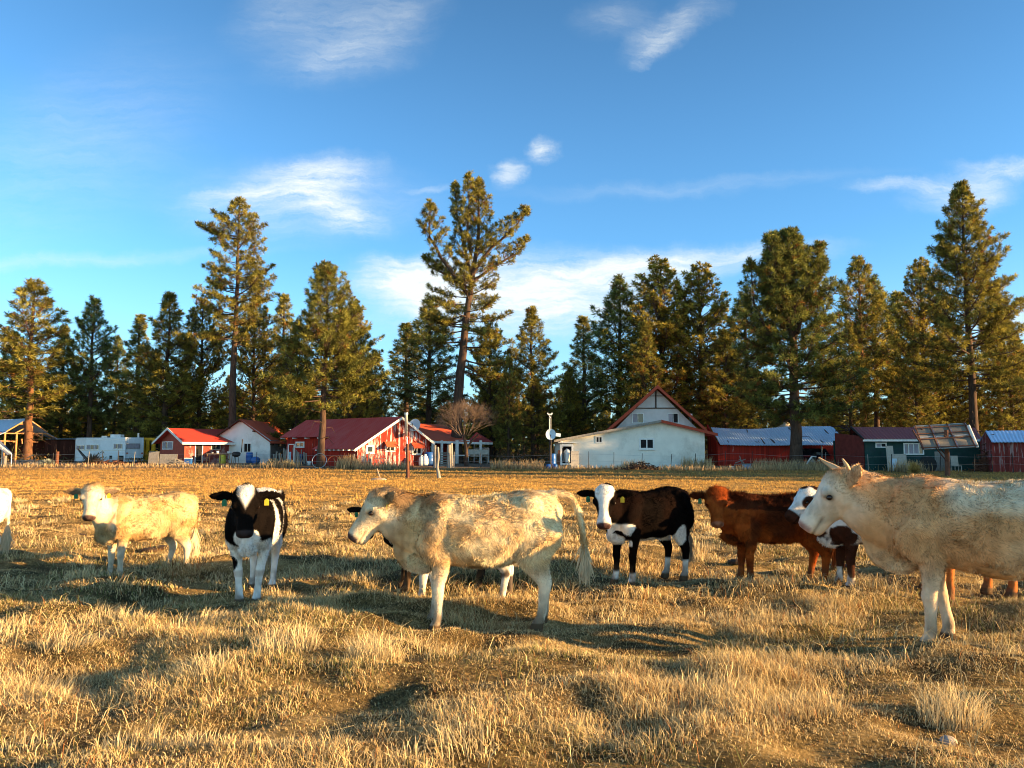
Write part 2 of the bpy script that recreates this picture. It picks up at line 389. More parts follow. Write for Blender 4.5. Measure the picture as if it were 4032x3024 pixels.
# ================================================================ SETTING: ground
def spaced(a, b, d0, g):
    o = [a]; d = d0
    while o[-1] < b: o.append(o[-1] + d); d *= g
    return o
ys = np.array(list(np.arange(-6, 1.5, .5)) + list(np.arange(1.5, 14, .09)) + spaced(14, 2600, .1, 1.028))
xp = np.array(list(np.arange(0, 9, .11)) + spaced(9, 2600, .12, 1.045)); xs = np.concatenate([-xp[:0:-1], xp])
GX, GY = np.meshgrid(xs, ys); GZ = hgt(GX.ravel(), GY.ravel())
nv, nu = GX.shape; idx = np.arange(nv * nu).reshape(nv, nu)
q = np.stack([idx[:-1, :-1], idx[:-1, 1:], idx[1:, 1:], idx[1:, :-1]], -1).reshape(-1, 4)
gm, t, b = new_mat('pasture_ground')
pos = t.n('ShaderNodeNewGeometry').outputs['Position']
n1 = t.noise(t.mapping(pos, sc=(1, 1.6, 1)), 1.3, 7, .68); n2 = t.noise(t.mapping(pos, sc=(1.6, 1, 1)), 30, 7, .78); n3 = t.noise(t.mapping(pos, sc=(.12, .4, 1)), 1, 4, .6)
g = t.ramp(t.math('ADD', t.math('MULTIPLY', n1, .55), t.math('MULTIPLY', n2, .45)), [(.38, (.03, .02, .009)), (.47, (.11, .075, .03)), (.55, (.34, .23, .09)), (.64, (.60, .43, .19))])
g = t.mix(t.n('ShaderNodeMapRange', ins={'Value': n3, 'From Min': .5, 'From Max': .65, 'To Min': 0, 'To Max': .22}).outputs[0], g, (.13, .12, .04))
sy = t.n('ShaderNodeSeparateXYZ', ins={0: pos}).outputs[1]
yard = t.n('ShaderNodeMapRange', interpolation_type='SMOOTHSTEP', ins={'Value': t.math('ADD', sy, t.math('MULTIPLY', n3, 6.0)), 'From Min': 66.0, 'From Max': 70.0}).outputs[0]
g = t.mix(yard, g, t.ramp(n1, [(.35, (.12, .085, .06)), (.65, (.26, .2, .15))]))
t.t.links.new(g, b.inputs['Base Color']); b.inputs['Roughness'].default_value = .95; b.inputs['Specular IOR Level'].default_value = .1
bp = t.n('ShaderNodeBump', ins={'Height': t.math('ADD', n1, n2), 'Strength': .8, 'Distance': .05}); t.t.links.new(bp.outputs[0], b.inputs['Normal'])
me = mesh_np('ground', np.stack([GX.ravel(), GY.ravel(), GZ], 1), q.ravel(), np.arange(len(q)) * 4, np.full(len(q), 4), gm, None, True)
tag(link('ground', me), kind='structure')

# ================================================================ grass blades
def blades(x, y, L, w, bend, rng, colr, tipc=1.25, lean=None, z0=None, sp=.35):
    "curved tapering blades, 5 vertices each"
    n = len(x); z = hgt(x, y) if z0 is None else z0
    az = rng.random(n) * 2 * np.pi
    dx, dy = np.cos(az) * bend, np.sin(az) * bend
    if lean is not None: dx = dx + lean[0]; dy = dy + lean[1]
    fa = rng.random(n) * np.pi; wx, wy = np.cos(fa) * w / 2, np.sin(fa) * w / 2
    root = np.stack([x, y, z - .01], 1); W_ = np.stack([wx, wy, np.zeros(n)], 1)
    hh = np.sqrt(np.clip(1 - np.clip(dx * dx + dy * dy, 0, .8), .1, 1))
    mid = root + np.stack([dx * L * .28, dy * L * .28, L * .56 * (hh * .4 + .6)], 1)
    tip = root + np.stack([dx * L, dy * L, L * hh], 1)
    V = np.stack([root - W_, root + W_, mid + W_ * .75, mid - W_ * .75, tip], 1).reshape(-1, 3)
    C = np.repeat(colr[:, None, :], 5, 1); C[:, :2] *= .5; C[:, 4] *= tipc  # thatch-dark roots, darkened further to paint shade between the blades
    return V, C.reshape(-1, 3)
def build_blades(name, parts, mat, label, cat='grass', kind='stuff', parent=None):
    V = np.concatenate([p[0] for p in parts]); C = np.clip(np.concatenate([p[1] for p in parts]), 0, 1)
    n = len(V) // 5; base = np.arange(n) * 5
    L = np.concatenate([(base[:, None] + np.array([0, 1, 2, 3])).ravel(), (base[:, None] + np.array([3, 2, 4])).ravel()])
    S = np.concatenate([np.arange(n) * 4, 4 * n + np.arange(n) * 3]); T = np.concatenate([np.full(n, 4), np.full(n, 3)])
    me = mesh_np(name, V, L, S, T, mat, C)
    return tag(link(name, me, parent), label, cat, None, kind)
rg = np.random.default_rng(11)
def field(n, y0, y1, mx=.82, pw=2.0):
    y = (y0 ** pw + rg.random(n) * (y1 ** pw - y0 ** pw)) ** (1 / pw); x = (rg.random(n) * 2 - 1) * (mx * y + 2.2)
    return x, y
def straw(n, x, y, rng):
    fy = sstep(9, 30, y)[:, None]
    g = sstep(.42, .62, fbm(np.stack([x * .35, y * .7, 0 * x], 1), 3, 21)); g = g * (1 - .85 * fy[:, 0])
    r = rng.random(n)[:, None]; a = np.array([.76, .50, .16]); bb = np.array([.50, .34, .14]) * (1 - fy) + np.array([.54, .29, .065]) * fy; a = np.array([.80, .64, .34]) * (1 - fy) + np.array([.80, .50, .14]) * fy; c = a * r + bb * (1 - r)
    gr = np.array([.20, .20, .055]) * (.6 + .6 * rng.random(n))[:, None]
    m = (rng.random(n) < g * .35)[:, None]
    ru = (rng.random(n) < .08)[:, None]
    far_shade = sstep(40, 50, y)[:, None] * .45; c = c * (1 - far_shade) + np.array([.24, .15, .06]) * far_shade; c = np.where(m, gr, c); c = np.where(ru & ~m, np.array([.34, .14, .045]) * (.7 + .6 * r), c)  # far grass darkened to paint in the tree shadow along the fence
    return c * (.75 + .5 * rng.random(n))[:, None], g
parts = []
def add_field(n, y0, y1, L0, L1, w0, w1, seed, pw=2.0):
    x, y = field(n, y0, y1, pw=pw)
    c, g = straw(n, x, y, rg)
    tuf = sstep(.45, .75, fbm(np.stack([x * 1.4, y * 1.9, 0 * x], 1), 3, seed))
    L = (L0 + (L1 - L0) * rg.random(n) ** 1.6) * (.45 + 1.35 * tuf) * (1 - .3 * g)
    parts.append(blades(x, y, L, w0 + (w1 - w0) * rg.random(n), .2 + .95 * rg.random(n), rg, c, lean=(-.15, .05)))
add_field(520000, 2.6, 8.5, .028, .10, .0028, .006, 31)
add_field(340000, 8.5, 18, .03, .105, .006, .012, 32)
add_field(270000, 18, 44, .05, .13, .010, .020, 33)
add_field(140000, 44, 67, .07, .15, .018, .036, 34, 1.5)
# long matted stems, bent over
n = 36000; x, y = field(n, 2.6, 16); c, g = straw(n, x, y, rg); k_ = fbm(np.stack([x * .8, y * 1.1, 0 * x], 1), 3, 77) > .48; x, y, c = x[k_], y[k_], c[k_]; n = len(x)
parts.append(blades(x, y, .12 + .16 * rg.random(n), .0028 + .0006 * y, .6 + .6 * rg.random(n), rg, c * 1.05, lean=(-.1, 0)))
# tussocks: bunches of long pale blades
def tuss(cx, cy, r, h, n, pale=1.0, wid=.0045):
    n = int(n * .8); a = rg.random(n) * 2 * np.pi; rr = r * np.sqrt(rg.random(n))
    x = cx + np.cos(a) * rr; y = cy + np.sin(a) * rr * .8
    tl = rg.normal(0, .22, 2)
    L = h * (.15 + .85 * rg.random(n) ** 1.3) * (1.05 - .4 * rr / r)
    c = np.array([.80, .63, .34]) * (.55 + .6 * rg.random(n))[:, None] * pale
    V, C = blades(x, y, L, wid * (.6 + .8 * rg.random(n)), .1 + .75 * rg.random(n) ** 1.5, rg, c, lean=(np.cos(a) * rr / r * .3 + tl[0], np.sin(a) * rr / r * .3 + tl[1]))
    parts.append((V, C))
for (u, v, r, h, n) in [(810, 1440, .22, .36, 900), (615, 1425, .26, .30, 900), (440, 1470, .2, .28, 600), (150, 1400, .25, .26, 600), (60, 1470, .4, .28, 900),
                        (740, 1300, .35, .28, 800), (620, 1290, .3, .22, 500), (260, 1330, .4, .22, 900), (2060, 1560, .2, .34, 900), (1540, 1500, .3, .22, 700),
                        (330, 1600, .3, .22, 500), (1000, 1630, .2, .22, 400), (1290, 1610, .12, .18, 250), (1640, 1330, .5, .18, 500), (1330, 1330, .5, .16, 500),
                        (1800, 1440, .5, .15, 800), (780, 1260, .25, .2, 300), (960, 1420, .4, .2, 500), (1850, 1250, .3, .14, 300), (600, 1200, .3, .16, 300)]:
    p = gnd(u * 1.8228, v * 1.8228); tuss(p.x, p.y, r, h, n)
tx, ty = field(360, 3.0, 24)
for k in range(360):
    s = .4 + 1.1 * rg.random() ** 1.5; tuss(tx[k], ty[k], .09 + .13 * s, .08 + .12 * s, int(150 * s), .85 + .3 * rg.random(), .0035 + .0005 * ty[k])
# tall dry grass along the foot of the buildings
for (u0, u1, Y, h, n) in [(1330, 1620, 66.5, .75, 900), (2600, 4032, 63, .55, 2600), (2040, 2720, 65.5, .45, 900), (2960, 3220, 65, 1.0, 900), (2690, 2800, 66, 1.1, 500), (3180, 3330, 66, .9, 300),
                          (1330, 1420, 67, 1.2, 500), (0, 1100, 69, .45, 1600), (1930, 2140, 66, .9, 700), (3520, 3620, 58, 1.0, 500), (2450, 2540, 66, .9, 300), (1050, 1180, 68, .9, 300)]:
    x = xat(u0, Y) + (xat(u1, Y) - xat(u0, Y)) * rg.random(n); y = Y + rg.normal(0, .7, n)
    c = np.array([.60, .42, .22]) * (.45 + .7 * rg.random(n))[:, None]
    parts.append(blades(x, y, h * (.4 + .7 * rg.random(n) ** 1.5), .03 + .03 * rg.random(n), .1 + .35 * rg.random(n), rg, c))
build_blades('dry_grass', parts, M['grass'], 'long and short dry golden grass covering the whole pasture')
print('blades', sum(len(p[0]) for p in parts) // 5)
# ================================================================ BUILDINGS
def gz(x, y): return hz1(x, y)
def P(u, v, Y): return at(u, v, Y)
def foot(p, dz=-.15): return Vector((p.x, p.y, gz(p.x, p.y) + dz))
class Wall:
    "vertical wall plane from two ground points (u, Y) pairs; places openings by picture pixel"
    def __init__(s, a, b):
        s.a = Vector((a.x, a.y, 0)); s.b = Vector((b.x, b.y, 0)); s.d = (s.b - s.a).normalized(); s.n = Vector((s.d.y, -s.d.x, 0))   # n faces the camera side
        s.L = (s.b - s.a).length
    def hit(s, u, v):
        r = ray(u, v); c = Vector((0, 0, CAMZ)); k = (s.a - c).dot(s.n) / r.dot(s.n); return c + r * k
    def along(s, p): return (Vector((p.x, p.y, 0)) - s.a).dot(s.d)
    def pt(s, t, z, out=0): q = s.a + s.d * t + s.n * out; return Vector((q.x, q.y, z))
def window(w, u0, v0, u1, v1, parent, frame='white_paint', panes=2, fw=.09, glass='glass', curtain=False, sill=False, name='window'):
    p = w.hit(u0, v0); q = w.hit(u1, v1); t0, t1 = sorted((w.along(p), w.along(q))); z1, z0 = max(p.z, q.z), min(p.z, q.z)
    zt = w.hit((u0 + u1) / 2, v0).z; zb = w.hit((u0 + u1) / 2, v1).z; z1, z0 = zt, zb
    m = MB()
    def bar(a, b, c, d, o=.05): m.slab([w.pt(a, c, o), w.pt(b, c, o), w.pt(b, d, o), w.pt(a, d, o)], .08)
    bar(t0, t1, z0, z0 + fw); bar(t0, t1, z1 - fw, z1); bar(t0, t0 + fw, z0 + fw, z1 - fw); bar(t1 - fw, t1, z0 + fw, z1 - fw)
    for k in range(1, panes):
        c = t0 + (t1 - t0) * k / panes; bar(c - fw * .35, c + fw * .35, z0 + fw, z1 - fw, .045)
    if sill: bar(t0 - .08, t1 + .08, z0 - .06, z0 - .003, .1)
    o = m.build(name, M[frame], parent)
    g = MB(); g.slab([w.pt(t0 + fw * .6, z0 + fw * .6, .012), w.pt(t1 - fw * .6, z0 + fw * .6, .012), w.pt(t1 - fw * .6, z1 - fw * .6, .012), w.pt(t0 + fw * .6, z1 - fw * .6, .012)], .02)
    g.build('pane', M[glass], o)
    if curtain:
        cw = (t1 - t0)
        for (a, b) in curtain: MB().slab([w.pt(t0 + cw * a, z0 + fw, .02), w.pt(t0 + cw * b, z0 + fw, .02), w.pt(t0 + cw * b, z1 - fw, .02), w.pt(t0 + cw * a, z1 - fw, .02)], .005).build('curtain', M['curtain'], o)
    return o
def wall_poly(m, w, pts, th=.14):
    "pts: (t, z) pairs, first edge along the base"
    m.slab([w.pt(t, z) for t, z in pts], th, flip=(w.pt(1, 0) - w.pt(0, 0)).cross(Vector((0, 0, 1))).dot(w.n) < 0)
def corr_roof(m, a, b, c, d, pitch=.25, amp=.03, th=0.05, sag=0):
    "corrugated sheet: a,b = ridge ends, d,c = eave ends below a,b; waves run from ridge to eave"
    a, b, c, d = map(Vector, (a, b, c, d)); n = (b - a).cross(d - a).normalized()
    if n.z < 0: n = -n
    L = (b - a).length; K = max(2, int(L / pitch * 4)); rows = []
    for f in (0, .25, .5, .75, 1):
        r = []
        for k in range(K + 1):
            s = k / K; p = (a.lerp(b, s)).lerp(d.lerp(c, s), f) + n * (amp * math.sin(2 * math.pi * s * L / pitch))
            if sag: p.z -= sag * (math.sin(math.pi * min(1, s * 1.6)) if s < .62 else 0) * (1 - f * .7)
            r.append(p)
        rows.append(r)
    m.quadstrip(rows)
    m.quadstrip([[p - n * th for p in r] for r in rows][::-1])
    return m
def flat_roof(m, a, b, c, d, th=.12):
    a, b, c, d = map(Vector, (a, b, c, d)); m.slab([d, c, b, a], th, flip=(c - d).cross(b - d).z < 0); return m

# ---- C small red house
w0 = P(630, 1800, 80.5); w1 = P(725, 1800, 76.5); w2 = P(905, 1800, 80.5)
base = foot(w1, 0); hut = thing('red_house', base, 'small red house with white edged red roof, right of the white camper', 'house')
WA, WB = Wall(w0, w1), Wall(w1, w2); za = P(725, 1732, 76.5).z + .02; zb = gz(w1.x, w1.y) - .2
zr = P(662, 1686, 78.5).z
m = MB(); wall_poly(m, WA, [(0, zb), (WA.L, zb), (WA.L, za), (WA.L * .45, zr - .2), (0, za)]); m.build('wall', M['red_stucco'], hut, label='smooth red gable wall')
m = MB(); wall_poly(m, WB, [(.15, zb), (WB.L, zb), (WB.L, za), (.15, za)]); m.build('wall', M['red_chip'], hut, label='chipped dark red wall under the eave')
off = WB.d * 0; back = (w0 - w1); back.z = 0
m = MB(); bk = [foot(w2), foot(w2 + back), foot(w0)]
for p, q in ((w2, w2 + back), (w2 + back, w0)):
    ww = Wall(p, q); m.slab([ww.pt(0, zb), ww.pt(ww.L, zb), ww.pt(ww.L, za), ww.pt(0, za)], .12)
m.build('wall', M['red_stucco'], hut, label='rear walls')
ov = .75; dA, dB = WA.d, WB.d
e_n = Vector((w1.x, w1.y, za)) + dA * ov - dB * .55; e_n.z -= .28
e_f = Vector((w2.x, w2.y, za)) + dA * ov + dB * .9; e_f.z -= .28
rn = (Vector((w0.x, w0.y, 0)) + Vector((w1.x, w1.y, 0))) / 2 - dB * .55; rn.z = zr; rf = rn + dB * ((e_f - e_n).dot(dB))
l_n = rn - (e_n - rn) ; l_n = Vector((2 * rn.x - e_n.x, 2 * rn.y - e_n.y, e_n.z)); l_f = Vector((2 * rf.x - e_f.x, 2 * rf.y - e_f.y, e_f.z))
m = MB(); flat_roof(m, rn, rf, e_f, e_n, .1); flat_roof(m, rn, rf, l_f, l_n, .1); ro = m.build('roof', M['roof_red'], hut)
m = MB()
for a, b in ((rn, e_n), (rn, l_n), (e_n, e_f)):
    a2, b2 = a - dB * .03 if b is not e_f else a + dA * .03, b - dB * .03 if b is not e_f else b + dA * .03
    m.slab([a2 + Vector((0, 0, -.2)), b2 + Vector((0, 0, -.2)), b2 + Vector((0, 0, .04)), a2 + Vector((0, 0, .04))], .05)
m.build('fascia', M['white_paint'], ro)
window(WA, 641, 1738, 681, 1770, hut, panes=2, curtain=[(.06, .3), (.56, .94)])
window(WB, 831, 1741, 868, 1771, hut, frame='ply', panes=2)
dp, dq = WB.hit(771, 1735), WB.hit(796, 1735); t0, t1 = WB.along(dp), WB.along(dq); zt = dp.z
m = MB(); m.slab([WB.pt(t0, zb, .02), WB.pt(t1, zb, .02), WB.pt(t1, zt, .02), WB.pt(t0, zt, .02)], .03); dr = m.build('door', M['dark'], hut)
m = MB()
for t in (t0 - .08, t1): m.slab([WB.pt(t, zb, .06), WB.pt(t + .09, zb, .06), WB.pt(t + .09, zt, .06), WB.pt(t, zt, .06)], .08)
m.build('door_frame', M['white_paint'], dr)

# ---- D white walled building with orange-red roof
w0 = P(830, 1800, 81); w1 = P(1062, 1800, 79); w2 = P(1175, 1800, 90)
base = foot((w0 + w1) / 2, 0); bd = thing('white_building', base, 'white block building with orange red roof left of the long red barn', 'building')
WA, WB = Wall(w0, w1), Wall(w1, w2); zb = gz(w1.x, w1.y) - .3; zr = P(949, 1650, 80).z; ze = P(1062, 1733, 79).z; zl = P(880, 1703, 80.6).z
ta = WA.along(WA.hit(949, 1700)); sl = (zr - ze) / (WA.L - ta); z00 = zr - sl * ta
m = MB(); wall_poly(m, WA, [(0, zb), (WA.L, zb), (WA.L, ze - .02), (ta, zr - .12), (0, z00)]); m.build('wall', M['white_wall'], bd)
m = MB(); wall_poly(m, WB, [(.15, zb), (WB.L, zb), (WB.L, ze), (.15, ze)]); m.build('wall', M['shaded_wall'], bd, label='side wall, its shade painted grey')
rn = WA.pt(ta, zr, .45); dR = WB.d; Ld = 13.
en = WA.pt(WA.L + .5, ze - sl * .5, .45); ln = WA.pt(-.5, z00 - sl * .5, .45)
m = MB(); corr_roof(m, rn, rn + dR * Ld, en + dR * Ld, en, .35, .02); corr_roof(m, rn, rn + dR * Ld, ln + dR * Ld, ln, .35, .02); ro = m.build('roof', M['roof_orange'], bd)
for q_, f in ((en, .02), (en, .45), (en, .98), (ln, .3), (ln, .62)): p = rn.lerp(q_, f) + Vector((0, 0, -.16)); MB().box(p + dR * .3, (.14, .9, .14)).build('rafter', M['dark_wood'], ro)
MB().tube([rn + Vector((0, 0, -.1)), ln + Vector((0, 0, -.1))], .09, 4).build('fascia', M['dark_wood'], ro)
window(WA, 961, 1745, 989, 1781, bd, frame='white_paint', panes=2, fw=.06, glass='dark')

# ---- F far red roofed porch house
w0 = P(1690, 1800, 78); w1 = P(1905, 1800, 80)
bf = thing('porch_house', foot(w0, 0), 'open fronted house with bright red roof and white posts, behind the bare tree', 'house')
ra = P(1592, 1663, 79); rb = P(1743, 1672, 86); ec = P(1838, 1737, 79); ed = P(1640, 1730, 76)
m = MB(); flat_roof(m, P(1560, 1660, 84), P(1745, 1672, 86), P(1850, 1737, 79), P(1630, 1728, 75.5), .12); flat_roof(m, P(1560, 1660, 84), P(1745, 1672, 86), P(1790, 1700, 93), P(1600, 1700, 92), .12); ro = m.build('roof', M['roof_orange'], bf)
m = MB(); flat_roof(m, P(1876, 1701, 84), P(1905, 1722, 90), P(1942, 1741, 80), P(1840, 1738, 79), .12); m.slab([P(1860, 1725, 79.6), P(1900, 1725, 79.6), P(1877, 1700, 79.6)], .15); m.build('porch_roof', M['roof_red'], bf)
m = MB(); A, B_ = P(1690, 1736, 76.2), P(1940, 1742, 79.6)
m.slab([A + Vector((0, 0, -.22)), B_ + Vector((0, 0, -.22)), B_, A], .08); A, B_ = P(1700, 1729, 77.5), P(1850, 1733, 79); m.slab([A + Vector((0, 0, -.3)), B_ + Vector((0, 0, -.3)), B_, A], .06); m.build('beam', M['white_paint'], bf)
for u, Y_, wd in ((1705, 75.5, .26), (1740, 76, .22), (1800, 77, .3), (1893, 79, .26), (1868, 84, .16)):
    p = P(u, 1738, Y_); zg = gz(p.x, p.y); MB().box((p.x, p.y, (p.z + zg) / 2), (wd, wd, p.z - zg + .2)).build('post', M['white_paint'], bf)
WF = Wall(P(1680, 1800, 83), P(1800, 1800, 84)); m = MB(); zt = P(1700, 1735, 83).z; wall_poly(m, WF, [(0, 0), (WF.L, 0), (WF.L, zt), (0, zt)]); m.build('wall', M['red'], bf)
m = MB(); m.slab([WF.pt(2.2, .3, .02), WF.pt(WF.L, .3, .02), WF.pt(WF.L, zt - .3, .02), WF.pt(2.2, zt - .3, .02)], .03); m.build('painted_opening', M['dark'], bf)  # dark sheet on the wall, painting the shade inside the open front
window(WF, 1688, 1758, 1703, 1800, bf, panes=1, fw=.1, glass='glass')
m = MB()
for (u0, u1) in ((1868, 1898), (1898, 1924)):
    a, b = P(u0, 1765, 84), P(u1, 1765, 84); zg = gz(a.x, a.y)
    for q in (a, b): m.box((q.x, q.y, (q.z + zg) / 2), (.14, .14, q.z - zg))
    m.box(((a.x + b.x) / 2, 84, a.z), (abs(b.x - a.x), .15, .15))
m.build('porch_frame', M['white_paint'], bf)

# ---- E long red barn
Yc = 69.0
w1 = P(1406, 1800, Yc); w2 = P(1692, 1800, Yc + 3.2); dR = Vector((-.80, .60, 0))
zb = gz(w1.x, w1.y) - .25
WG = Wall(w1, w2)
bb = thing('red_barn', foot(w1, 0), 'long weathered red barn with peeling boards, white trimmed gable and faded red metal roof', 'barn')
tA = WG.along(WG.hit(1577, 1700)); zr = WG.hit(1577, 1641).z; zl = WG.hit(1408, 1758).z; ze = WG.hit(1700, 1735).z
m = MB(); wall_poly(m, WG, [(0, zb), (WG.L, zb), (WG.L, ze - .1), (tA, zr - .15), (0, zl - .1)]); gw = m.build('wall', M['red_peel'], bb, label='gable wall with white paint peeling off the red boards')
# depth along the ridge to reach u=1207
def run(p, d, u):
    lo, hi = 0, 40
    for _ in range(40):
        k = (lo + hi) / 2; q = p + d * k
        uu = UC + FPX * q.x / (q.y * math.cos(TILT) + (q.z - CAMZ) * math.sin(TILT))
        if uu > u: lo = k
        else: hi = k
    return lo
rn = WG.pt(tA, zr, .4); Lr = run(rn, dR, 1205); rf = rn + dR * Lr
ln = WG.pt(-.35, zl - .22, .4); L1 = run(Vector((w1.x, w1.y, zl)), dR, 1262); kk = .0
en = WG.pt(WG.L + .35, ze - .2, .4)
# break line where lean-to begins: point on left slope at pixel (1295,1726)
f1 = .60; mn = rn.lerp(ln, f1)
m = MB(); corr_roof(m, rn, rf, mn + dR * Lr, mn, .3, .015); corr_roof(m, mn, mn + dR * (L1 + .8), ln + dR * (L1 + .8), ln, .3, .015); corr_roof(m, rn, rf, en + dR * Lr, en, .3, .015)
ro = m.build('roof', M['roof_barn'], bb)
m = MB()
for a, b in ((rn, ln), (rn, en)):
    m.slab([a + WG.n * .03 + Vector((0, 0, -.24)), b + WG.n * .03 + Vector((0, 0, -.24)), b + WG.n * .03 + Vector((0, 0, .0)), a + WG.n * .03 + Vector((0, 0, .0))], .06)
m.build('fascia', M['white_paint'], ro)
q0 = Vector((w1.x, w1.y, 0)); WL = Wall(q0 + dR * L1, q0)
m = MB(); wall_poly(m, WL, [(0, zb), (WL.L - .15, zb), (WL.L - .15, zl - .05), (0, zl - .05)]); m.build('wall', M['red'], bb, label='low red side wall under the lean-to roof')
# main long wall set back under break line
mz = mn.z - .25; qb = Vector((mn.x, mn.y, 0)) - WG.n * .4 + WG.d * .5
WM = Wall(qb + dR * (Lr - .6), qb); m = MB(); wall_poly(m, WM, [(0, zb), (WM.L - .5, zb), (WM.L - .5, mz + .2), (0, mz + .2)]); m.build('wall', M['red'], bb, label='dark red side wall with a small white window')
e0 = WG.pt(WG.L, 0); WR = Wall(e0, e0 + dR * Lr); m = MB()
m.slab([WR.pt(0, zb), WR.pt(WR.L, zb), WR.pt(WR.L, ze - .1), WR.pt(0, ze - .1)], .12); qe = Vector((rf.x, rf.y, 0)); m.slab([Vector((WM.a.x, WM.a.y, zb)), Vector((WR.b.x, WR.b.y, zb)), Vector((WR.b.x, WR.b.y, ze)), Vector((rf.x, rf.y, zr - .2)) - dR * .4, Vector((WM.a.x, WM.a.y, mz))], .12)
m.build('wall', M['red'], bb, label='rear walls')
for k in range(9): p = ln + dR * (.4 + (L1) * k / 8) + Vector((0, 0, -.1)); MB().box(p - WG.d * -.25, (.12, .5, .1), rz=math.atan2(dR.y, dR.x)).build('rafter_end', M['white_paint'], ro)
for k in range(5): p = mn + dR * (L1 + .9 + (Lr - L1 - 1.2) * k / 4) + Vector((0, 0, -.12)); MB().box(p - WG.d * -.2, (.12, .5, .1), rz=math.atan2(dR.y, dR.x)).build('rafter_end', M['white_paint'], ro)
window(WM, 1165, 1739, 1199, 1763, bb, panes=2, fw=.13)
window(WG, 1442, 1753, 1472, 1785, bb, panes=1, fw=.14, sill=True)
def awning_window(u0, v0, u1, v1, av):
    win = window(WG, u0, v0, u1, v1, bb, panes=2, fw=.13, glass='dark'); a, b = WG.hit(u0 - 3, av), WG.hit(u1 + 3, av)
    ta, tb = WG.along(a), WG.along(b); m = MB(); m.slab([WG.pt(ta, a.z - .48, .8), WG.pt(tb, a.z - .48, .8), WG.pt(tb, a.z, .06), WG.pt(ta, a.z, .06)], .04); m.build('awning', M['roof_orange'], win)
    for t in (ta + .1, tb - .1): MB().tube([WG.pt(t, a.z - .55, .72), WG.pt(t, WG.hit(u0, v1).z + .1, .05)], .035, 4).build('awning_stay', M['white_paint'], win)
awning_window(1516, 1755, 1556, 1779, 1738); awning_window(1622, 1757, 1661, 1791, 1743)
# stove pipe and dish on the barn
p = WG.hit(1589, 1712); m = MB(); a = p + WG.n * .1; top = P(1599, 1627, p.y - .8)
m.tube([a, a + WG.n * .55, a + WG.n * .6 + Vector((.03, 0, .25)), top], [.16, .16, .15, .15], 12); sp_ = m.build('stove_pipe', M['steel'], bb)
MB().tube([top - Vector((0, 0, .15)), top + Vector((0, 0, .05))], .2, 12).build('pipe_cap', M['steel'], sp_)
def dish(name, u, v, Y, r, label, mast=None, aim=(-.2, -.9, .4), grp=None):
    c = P(u, v, Y); D = Vector(aim).normalized(); T = thing(name, (c.x, c.y, c.z - r - .4), label, 'satellite dish', grp); m = MB()
    X = D.cross(Vector((0, 0, 1))).normalized(); U = X.cross(D); vs = []; K = 20
    for i in range(5):
        rr = r * i / 4
        for k in range(K): a = 2 * math.pi * k / K; vs.append(c + X * math.cos(a) * rr * .9 + U * math.sin(a) * rr + D * (.12 * (rr / r) ** 2 * r * 2))
    fs = [(i * K + k, i * K + (k + 1) % K, (i + 1) * K + (k + 1) % K, (i + 1) * K + k) for i in range(4) for k in range(K)]
    m.add(vs, fs, None, True); m.add([q - D * .03 for q in vs], [f[::-1] for f in fs], None, True); dd = m.build('dish', M['dishm'], T)
    m = MB(); h = c + D * r * 1.1 - U * r * .25; m.tube([c - U * r, h], .02, 5); m.box(h, (.09, .14, .09)); m.build('feed_arm', M['dark_steel'], T)
    m = MB(); m.tube([c - D * .05, c - D * .1 - Vector((0, 0, r + .4))], .04, 6); m.build('bracket', M['dark_steel'], T); return T
M['dishm'] = pmat('dish_paint', (.50, .62, .74), .5, var=.05)
dish('satellite_dish', 1634, 1676, 71.5, .62, 'round pale blue satellite dish on the barn roof beside the stove pipe')

# ---- G white gabled house
Yg = 67.5; wa = P(2225, 1800, Yg); wb = P(2776, 1800, Yg + .6)
wh = thing('white_house', foot((wa + wb) / 2, 0), 'cream white house with a tall red edged gable behind a low wide front wing', 'house')
WH = Wall(wa, wb); zb = -.3
def hz2(u, v): p = WH.hit(u, v); return WH.along(p), p.z
tl, z_l = hz2(2207, 1730); tp, z_p = hz2(2598, 1657); tr_, z_r = hz2(2776, 1700)
m = MB(); wall_poly(m, WH, [(-.4, zb), (WH.L, zb), (WH.L, z_r - .05), (tp, z_p - .1), (-.4, z_l - .05)], .2); m.build('wall', M['cream_wall'], wh)
for (A, B_) in ((WH.pt(WH.L, 0), WH.pt(WH.L, 0) + Vector((0, 9, 0))), (WH.pt(-.4, 0) + Vector((0, 9, 0)), WH.pt(-.4, 0))):
    pass
m = MB(); p = WH.pt(WH.L - .07, 0); m.box((p.x, p.y + 4.7, (z_r + zb) / 2), (.14, 9, z_r - zb)); m.build('wall', M['cream_wall'], wh, label='right side wall'); m = MB(); p = WH.pt(-.33, 0); m.box((p.x, p.y + 4.7, (z_l + zb) / 2 - .1), (.14, 9, z_l - zb - .2)); m.build('wall', M['cream_wall'], wh, label='left side wall')
m = MB(); o = .55
sr = (z_p - z_r) / (tp - tr_); sl_ = (z_p - z_l) / (tp - tl)
Lf = WH.pt(tl - .6, z_l - sl_ * .6 + .02, o); Pk = WH.pt(tp, z_p + .02, o); Rt = WH.pt(tr_ + .95, z_r + sr * .95 + .02, o); dp = Vector((0, 9.5, 0))
flat_roof(m, Pk, Pk + dp, Lf + dp, Lf, .14); ro = m.build('roof', M['dark_wood'], wh, label='weathered left slope of the low roof')
m = MB(); flat_roof(m, Pk + dp, Pk, Rt, Rt + dp, .14); ro2 = m.build('roof', M['roof_red'], wh, label='red right slope of the low roof')
m = MB()
